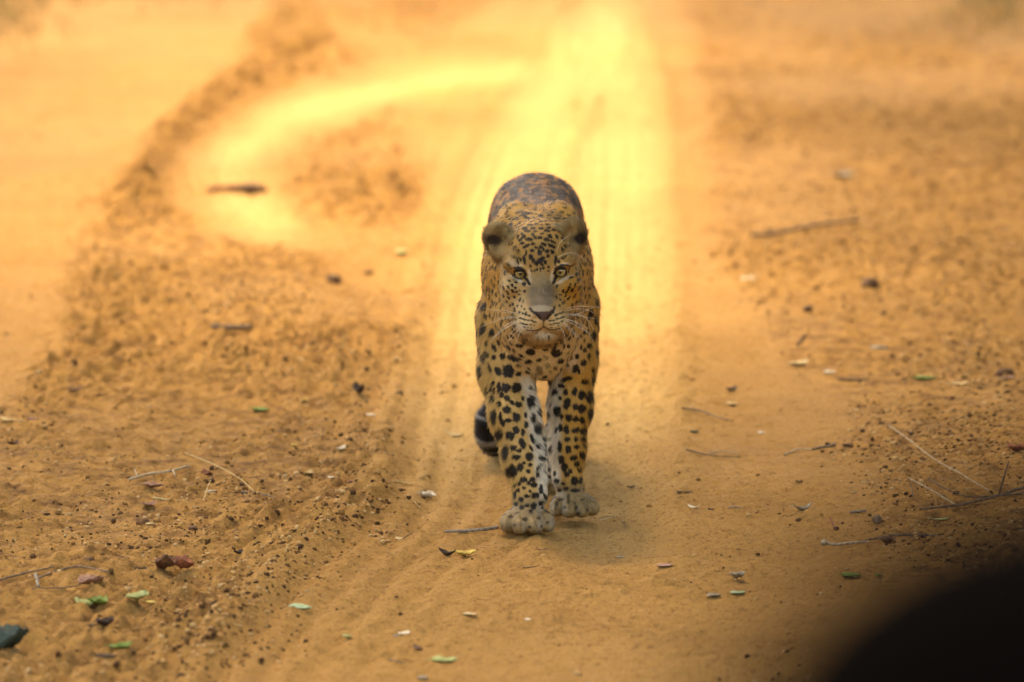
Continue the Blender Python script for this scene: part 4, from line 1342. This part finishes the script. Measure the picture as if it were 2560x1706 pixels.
leaf((22, 1140), (46, 1134), .024, 'brown', 'small brown leaf near the left edge, below the straw-coloured leaf', curl=.5, stem=False)
leaf((270, 690), (300, 692), .030, 'pink', 'blurred pale pinkish leaf on the far left verge', curl=.2, stem=False)
clod((348, 1114), .016, 'soildark', 'small dark clod above and left of the pale grey stick', .6)
# ---- right side
leaf((1975, 938), (2020, 930), .036, 'cream', 'cream-coloured leaf on the right verge, upper left of two pale ones', curl=.25)
leaf((2060, 955), (2088, 955), .032, 'white', 'bright white leaf on the right verge right of the cream one', curl=.2)
leaf((2284, 967), (2340, 967), .036, 'green', 'fresh green leaf on the right verge', curl=.15)
leaf((2374, 981), (2424, 980), .024, 'cream', 'long pale leaf right of the fresh green leaf', curl=.2)
leaf((2497, 967), (2540, 967), .026, 'pink', 'pinkish leaf at the right edge beside a dark clod', curl=.25)
clod((2510, 953), .034, 'soildark', 'dark clod above the pinkish leaf at the right edge', .6, ell_=(1.3, .8))
twig([(1705, 1046), (1750, 1050), (1790, 1062), (1832, 1072)], .0022, .0016, 'bark', 'brown forked twig on the track right of the leopard', stubs=[(.25, -.008, .05, .004, .0014)])
leaf((1725, 1093), (1746, 1091), .022, 'deep', 'small dark green leaf below the brown forked twig', curl=.4, stem=False)
twig([(1716, 1144), (1780, 1152), (1852, 1148)], .0018, .0010, 'bark', 'long thin brown twig lying across the right wheel track', wob=.6)
twig([(1770, 1146), (1810, 1141), (1850, 1146)], .0012, .0008, 'palebark', 'thin pale twig crossing the long thin brown one')
twig([(1961, 1148), (1995, 1136), (2034, 1137)], .0020, .0014, 'palebark', 'pale twig lying left of a thicker dark twig on the right')
twig([(2030, 1137), (2060, 1133), (2088, 1128)], .0026, .0036, 'bark', 'thicker dark twig right of the pale twig')
leaf((2106, 1131), (2126, 1128), .020, 'brown', 'brown leaf scrap right of the thicker dark twig', curl=.4, stem=False)
twig([(2222, 1090), (2280, 1130, .01), (2336, 1174, .014), (2400, 1212, .01), (2472, 1258)], .0014, .0018, 'palebark', 'long thin dry stem arching down the right verge', wob=.3)
twig([(2271, 1219, .028), (2330, 1252, .016), (2388, 1289)], .0016, .0020, 'palebark', 'thin bare twig slanting to the big branch on the right', wob=.3)
twig([(2271, 1219, .028), (2277, 1240, .012), (2284, 1266)], .0014, .0014, 'bark', 'short bent shoot hanging at the top of the slanting bare twig', wob=.4)
twig([(2320, 1219, .014), (2366, 1250, .01), (2412, 1272)], .0014, .0016, 'bark', 'second slanting bare twig just right of the first', wob=.3)
twig([(2300, 1299), (2400, 1290), (2480, 1272), (2590, 1240)], .0024, .0038, 'bark', 'fallen branch with side shoots at the right edge of the picture', wob=.5, stubs=[(.75, .02, .01, .07, .0026)], name='fallen_branch', cat='branch', group='fallen branches')
twig([(2412, 1274), (2490, 1270), (2590, 1256)], .0018, .0026, 'bark', 'thinner upper branch lying along the fallen branch at the right', wob=.5, name='fallen_branch', cat='branch', group='fallen branches')
leaf((1985, 1288), (2030, 1281), .018, 'grey', 'curled pale leaf with dark stalk on the right side of the track', curl=.5, fold=.6)
twig([(2126, 1293), (2166, 1290)], .0024, .0022, 'greybark', 'short straight grey stick on the right verge')
twig([(2075, 1307, .008), (2082, 1320, .004), (2089, 1334)], .0018, .0016, 'red', 'short reddish stub sticking up left of a brown stone')
clod((2192, 1318), .022, 'bark', 'upright brown stone on the right verge', 1.0, 'stone', 'stone')
twig([(2058, 1374), (2090, 1377), (2130, 1374), (2172, 1372)], .0036, .0024, 'palebark', 'knobbly pale root piece on the right side of the track', wob=.6, knot=.9, name='root_piece', cat='root')
twig([(2168, 1362), (2250, 1352), (2342, 1358)], .0018, .0032, 'bark', 'long brown twig right of the knobbly root piece', wob=.7)
leaf((2208, 1372), (2232, 1364), .030, 'brown', 'brown leaf below the long twig right of the root piece', curl=.5, fold=.7)
leaf((2106, 1454), (2150, 1450), .034, 'green', 'flat green leaf near the dark corner', curl=.15)
leaf((2188, 1451), (2202, 1449), .018, 'green', 'tiny green leaf right of the flat green leaf', curl=.2, stem=False)
leaf((1830, 1463), (1860, 1456), .028, 'grey', 'crumpled grey leaf on the track, lower right', curl=.5, fold=.7)
leaf((1825, 1495), (1864, 1493), .020, 'mint', 'pale greenish leaf below the crumpled grey leaf', curl=.15)
leaf((1765, 1504), (1801, 1502), .022, 'grey', 'flat greyish leaf left of the pale greenish leaf', curl=.1)
leaf((2331, 1316), (2373, 1314), .016, 'pale', 'narrow grey green leaf below the fallen branch', curl=.2)
leaf((2521, 1160), (2570, 1154), .040, 'red', 'rusty red leaf at the right edge above the fallen branch', curl=.4, fold=.6)
leaf((1817, 1024), (1843, 1023), .022, 'cream', 'small cream leaf on the track above the brown forked twig', curl=.2)
leaf((1818, 998), (1840, 993), .022, 'dark', 'small dark leaf above the small cream leaf', curl=.5, stem=False)
leaf((1897, 1093), (1912, 1091), .018, 'white', 'small white leaf scrap right of the dark green leaf', curl=.2, stem=False)
twig([(2097, 969), (2135, 969), (2172, 966)], .0026, .0018, 'bark', 'brown twig on the right verge below the bright white leaf')
twig([(1994, 894), (2004, 880, .012), (2015, 861, .03)], .0044, .0036, 'bark', 'slanting dark stub sticking up on the right verge', wob=.4)
clod((2195, 888), .030, 'palebark', 'pale chip on the right verge above the cream leaf', .4, 'wood_chip', 'wood chip', ell_=(1.5, .7))
twig([(1880, 628), (1960, 618), (2040, 602), (2150, 588)], .0055, .0045, 'bark', 'long blurred dark branch on the upper right verge', wob=.5, name='fallen_branch', cat='branch', group='fallen branches')
clod((2172, 747), .046, 'soildark', 'round dark clod on the right verge at nose height', .8)
clod((2020, 805), .030, 'soildark', 'small dark clod left and below the round one on the right verge', .8, ell_=(.8, 1))
leaf((1855, 726), (1892, 722), .040, 'white', 'blurred pale leaf at the right edge of the track', curl=.2, stem=False)
leaf((2090, 470), (2124, 464), .060, 'grey', 'blurred grey leaf on the upper right verge', curl=.4, stem=False)

# ---- crumbs of loose soil, too many to count
def crumbs(n):
    bv = np.array([(-1, -1, -1), (1, -1, -1), (1, 1, -1), (-1, 1, -1), (-.7, -.7, 1), (.7, -.7, 1), (.7, .7, 1), (-.7, .7, 1)], float) * .72
    bf = np.array([(0, 2, 1), (0, 3, 2), (4, 5, 6), (4, 6, 7), (0, 1, 5), (0, 5, 4), (1, 2, 6), (1, 6, 5), (2, 3, 7), (2, 7, 6), (3, 0, 4), (3, 4, 7)])
    X = rng.uniform(-2.3, 2.3, n * 4); Y = -2.2 + 11 * rng.random(n * 4) ** 1.7
    rg, _ = masks(X, Y)
    p = (.05 + rg ** 1.2) * (.12 + 2.6 * np.clip(fbm2(X * 2.6, Y * 1.3, 91, 4) * 2.2 + .25, 0, 1))
    br = np.exp(-(line_d(BERM, X, Y, .5) / .09) ** 2)
    p = np.clip(p + 1.2 * br, 0, 2)
    k = rng.random(n * 4) < p * .5
    X, Y, br = X[k][:n], Y[k][:n], br[k][:n]
    Z = height(X, Y)
    n = len(X)
    size = .0024 * np.exp(rng.gamma(1.0, .32, n)) * (1 + .5 * br); size = np.minimum(size, .0075)
    ang = rng.uniform(0, 6.28, n)
    ca_, sa_ = np.cos(ang), np.sin(ang)
    jit = bv[None] * rng.uniform(.6, 1.3, (n, len(bv), 1)) * np.stack([rng.uniform(.8, 1.3, n), rng.uniform(.7, 1.2, n), rng.uniform(.5, .9, n)], 1)[:, None, :] * size[:, None, None]
    VV = np.stack([jit[..., 0] * ca_[:, None] - jit[..., 1] * sa_[:, None] + X[:, None], jit[..., 0] * sa_[:, None] + jit[..., 1] * ca_[:, None] + Y[:, None], jit[..., 2] + (Z + size * .2)[:, None]], -1).reshape(-1, 3)
    FF = (bf[None] + (np.arange(n) * len(bv))[:, None, None]).reshape(-1, 3)
    m, nt, pr = new_mat('soil crumbs')
    ge = nt.nodes.new('ShaderNodeNewGeometry')
    rp = nt.nodes.new('ShaderNodeValToRGB'); e = rp.color_ramp.elements
    e[0].color = (.075, .037, .016, 1); e[0].position = .22; e[1].color = (.36, .18, .055, 1); e[1].position = .5
    a = e.new(.985); a.color = (.50, .32, .14, 1)
    nt.links.new(ge.outputs['Random Per Island'], rp.inputs['Fac']); nt.links.new(rp.outputs['Color'], pr.inputs['Base Color'])
    pr.inputs['Roughness'].default_value = .95; pr.inputs['Specular IOR Level'].default_value = .1
    o = mesh_np('soil_crumbs', VV, FF, m, None, True)
    tag(o, 'loose soil crumbs scattered over the verges and ridge', 'soil', kind='stuff')
crumbs(75000)

# ---- sparse verge grass in the far corners, one mass
def verge_grass():
    V_, F_ = [], []
    for (cx, cy, rx, ry, n) in ((-60, 10, 230, 120, 800), (2520, -10, 200, 110, 600), (420, -30, 380, 50, 400)):
        for _ in range(n):
            px = cx + rng.normal(0, rx * .5); py = cy + rng.normal(0, ry * .5)
            x, y = ground_xy(px, min(py, 150))
            z = gz(x, y); h = rng.uniform(.02, .07); a = rng.uniform(0, 6.28); w = .004
            lx, ly = rng.normal(0, .4, 2) * h
            b = len(V_)
            dx, dy = math.cos(a) * w, math.sin(a) * w
            V_ += [(x - dx, y - dy, z - .005), (x + dx, y + dy, z - .005), (x + dx * .7 + lx * .5, y + dy * .7 + ly * .5, z + h * .6), (x - dx * .7 + lx * .5, y - dy * .7 + ly * .5, z + h * .6), (x + lx, y + ly, z + h)]
            F_ += [(b, b + 1, b + 2, b + 3), (b + 3, b + 2, b + 4)]
    o = mesh_obj('verge_grass', V_, F_, simple_mat('verge grass', (.22, .19, .055), .7, .4, 3, .3, (.36, .24, .09)))
    tag(o, 'sparse blurred grass on the far verges', 'grass', kind='stuff')
verge_grass()

# ================================================================== ADDED TREES (unseen, put in so their crowns shade the foreground and verges)
m_bark = simple_mat('tree bark', (.16, .11, .07), .9, .5, 9, .2)
m_leaves = simple_mat('tree leaves', (.07, .10, .025), .55, .4, 2, .3, (.045, .07, .018))
SH = np.array(sun_dir) / sun_dir[2]
def gap(x, y):
    """wanted share of sun let through the added crowns above a ground point"""
    lane = sstep(-1.3, -.25, x) * (1 - sstep(.45, 1.15, x))
    along = sstep(.5, 4.6, y) * (1 - .55 * sstep(9.0, 12.0, y))
    side = np.where(x > 0, .06, .36) * sstep(-1.0, 6.0, y)
    return np.clip(.115 + .0 * sstep(1, 5, y) + .90 * lane * along + (1 - lane) * side, .04, 1)
TREE_BASES = [(-4.4, -6.5), (-4.9, -1.2), (-5.3, 4.0), (-5.0, 9.5), (-5.6, 14.5), (4.6, -6.0), (4.8, -.8), (4.5, 4.6), (4.9, 9.8), (5.2, 14.0)]
TREE_LABELS = ['added shade tree out of frame nearest the camera on the left', 'added shade tree out of frame on the left level with the leopard', 'added shade tree out of frame on the left behind the leopard', 'added shade tree out of frame on the left by the curved wheel track', 'farthest added shade tree out of frame on the left',
               'added shade tree out of frame nearest the camera on the right', 'added shade tree out of frame on the right level with the leopard', 'added shade tree out of frame on the right behind the leopard', 'added shade tree out of frame on the right by the upper verge', 'farthest added shade tree out of frame on the right']
clumps = [[] for _ in TREE_BASES]
for gx in np.arange(-5.5, 6.6, .95):
    for gy in np.arange(-3.9, 14.5, .95):
        x, y = gx + rng.uniform(-.2, .2), gy + rng.uniform(-.2, .2)
        T = float(gap(np.array([x]), np.array([y]))[0])
        if T > .9: continue
        h = rng.uniform(5.2, 7.0)
        c = np.array([x, y, 0]) + SH * h
        k = min(range(len(TREE_BASES)), key=lambda i: (TREE_BASES[i][0] * .7 - c[0]) ** 2 + (TREE_BASES[i][1] - c[1]) ** 2)
        clumps[k].append((c, rng.uniform(.65, .85), -math.log(T)))
for _ in range(70):                      # low boughs added on the right to block skylight from that side
    c = np.array([rng.uniform(2.3, 4.6), rng.uniform(-7.5, 3.0), rng.uniform(.9, 4.8)])
    k = 5 if c[1] < -3.4 else (6 if c[1] < 1.9 else 7)
    clumps[k].append((c, rng.uniform(.6, .8), 1.6))
for _ in range(60):                      # more sky-blocking boughs added farther back on the right
    c = np.array([rng.uniform(3.1, 5.2), rng.uniform(3.5, 14.0), rng.uniform(.9, 5.0)])
    clumps[7 if c[1] < 7.2 else (8 if c[1] < 11.9 else 9)].append((c, rng.uniform(.6, .8), 1.6))
for _ in range(26):                      # and boughs added to darken the near left verge
    c = np.array([rng.uniform(-4.8, -2.3), rng.uniform(-9.0, -2.6), rng.uniform(.9, 4.6)])
    clumps[0 if c[1] < -3.8 else 1].append((c, rng.uniform(.6, .8), 1.5))
def tree(base, cl, label, size=.17):
    root = empty('added_shade_tree', (base[0], base[1], gz(*base) - .05))
    tag(root, label, 'tree', 'added shade trees out of view')
    o0 = np.array(root.location)
    cl = [(c - o0, r, od) for c, r, od in cl]
    top = np.mean([c for c, r, od in cl], 0)
    fork = np.array([top[0] * .2, top[1] * .3, 3.2])
    tv, tf = tube([(0, 0, -.2), fork * (.1, .1, .3) + (.05, 0, 0), fork * (.5, .5, .65), fork], [.26, .21, .18, .15], None, 10)
    mesh_obj('trunk', tv, tf, m_bark, root)
    for c, r, od in cl[::3]:
        mid = fork * .45 + c * .55 + np.array([0, 0, .2])
        lv, lf = tube([fork - (0, 0, .1), fork * .75 + c * .25 + (0, 0, .15), mid, c], [.06, .045, .03, .01], None, 6)
        mesh_obj('limb', lv, lf, m_bark, root)
    P, nn = [], 0
    for c, r, od in cl:
        m_ = max(int(od * 1.7 * .9 / (.28 * size * size)), 4)
        dv = rng.normal(0, 1, (m_, 3)); dv /= np.linalg.norm(dv, axis=1, keepdims=True)
        P.append(c + dv * (rng.random((m_, 1)) ** .45) * r * rng.uniform(.85, 1.15, (m_, 1)) * np.array([1, 1, .6]))
    P = np.concatenate(P); n = len(P)
    a = rng.normal(0, 1, (n, 3)); a /= np.linalg.norm(a, axis=1, keepdims=True)
    b = np.cross(a, rng.normal(0, 1, (n, 3))); b /= np.linalg.norm(b, axis=1, keepdims=True)
    s = size * rng.uniform(.7, 1.25, (n, 1))
    Q = np.stack([P - a * s * .5, P + b * s * .28, P + a * s * .5, P - b * s * .28], 1).reshape(-1, 3)
    mesh_np('crown', Q, np.arange(n * 4).reshape(-1, 4), m_leaves, root, False)
for b_, c_, l_ in zip(TREE_BASES, clumps, TREE_LABELS):
    if c_: tree(b_, c_, l_)

# ================================================================== VEHICLE SEAT close to the lens (the dark blurred corner)
m_black = simple_mat('black seat fabric', (.003, .0025, .0022), 1.0, .4, 400, .0)
m_post = simple_mat('seat post', (.02, .02, .02), .4, .3, 100, .4)
def cushion(name, c, size, parent, e=2.6, mat=m_black):
    n1, n2 = 40, 24; vs, fs = [], []
    sp = lambda v, p: math.copysign(abs(v) ** p, v)
    for i in range(n2 + 1):
        ph = -math.pi / 2 + math.pi * i / n2
        for j in range(n1):
            th = 2 * math.pi * j / n1
            q = 2 / e
            vs.append((c[0] + size[0] / 2 * sp(math.cos(ph), .8) * sp(math.cos(th), q), c[1] + size[1] / 2 * sp(math.sin(ph), .8), c[2] + size[2] / 2 * sp(math.cos(ph), .8) * sp(math.sin(th), q)))
    for i in range(n2):
        for j in range(n1):
            a, b = i * n1 + j, i * n1 + (j + 1) % n1
            fs.append((a, b, b + n1, a + n1))
    return mesh_obj(name, vs, fs, mat, parent)
hc_ = CAM + pray(2900, 2010) * 1.8
seat = empty('vehicle_seat', (hc_[0], hc_[1], hc_[2] - .75))
tag(seat, 'black out-of-focus vehicle seat close to the lens in the bottom right corner', 'seat')
cushion('headrest', (0, 0, .75), (.26, .11, .20), seat, 2.1)
for sx in (-.045, .045):
    tv, tf = tube([(sx, 0, .70), (sx, .005, .60), (sx, .01, .50)], .006, .006, 10)
    mesh_obj('headrest_post', tv, tf, m_post, seat)
cushion('backrest', (0, .01, .28), (.48, .13, .62), seat, 4)
cushion('seat_cushion', (0, .26, -.06), (.50, .52, .14), seat, 4)
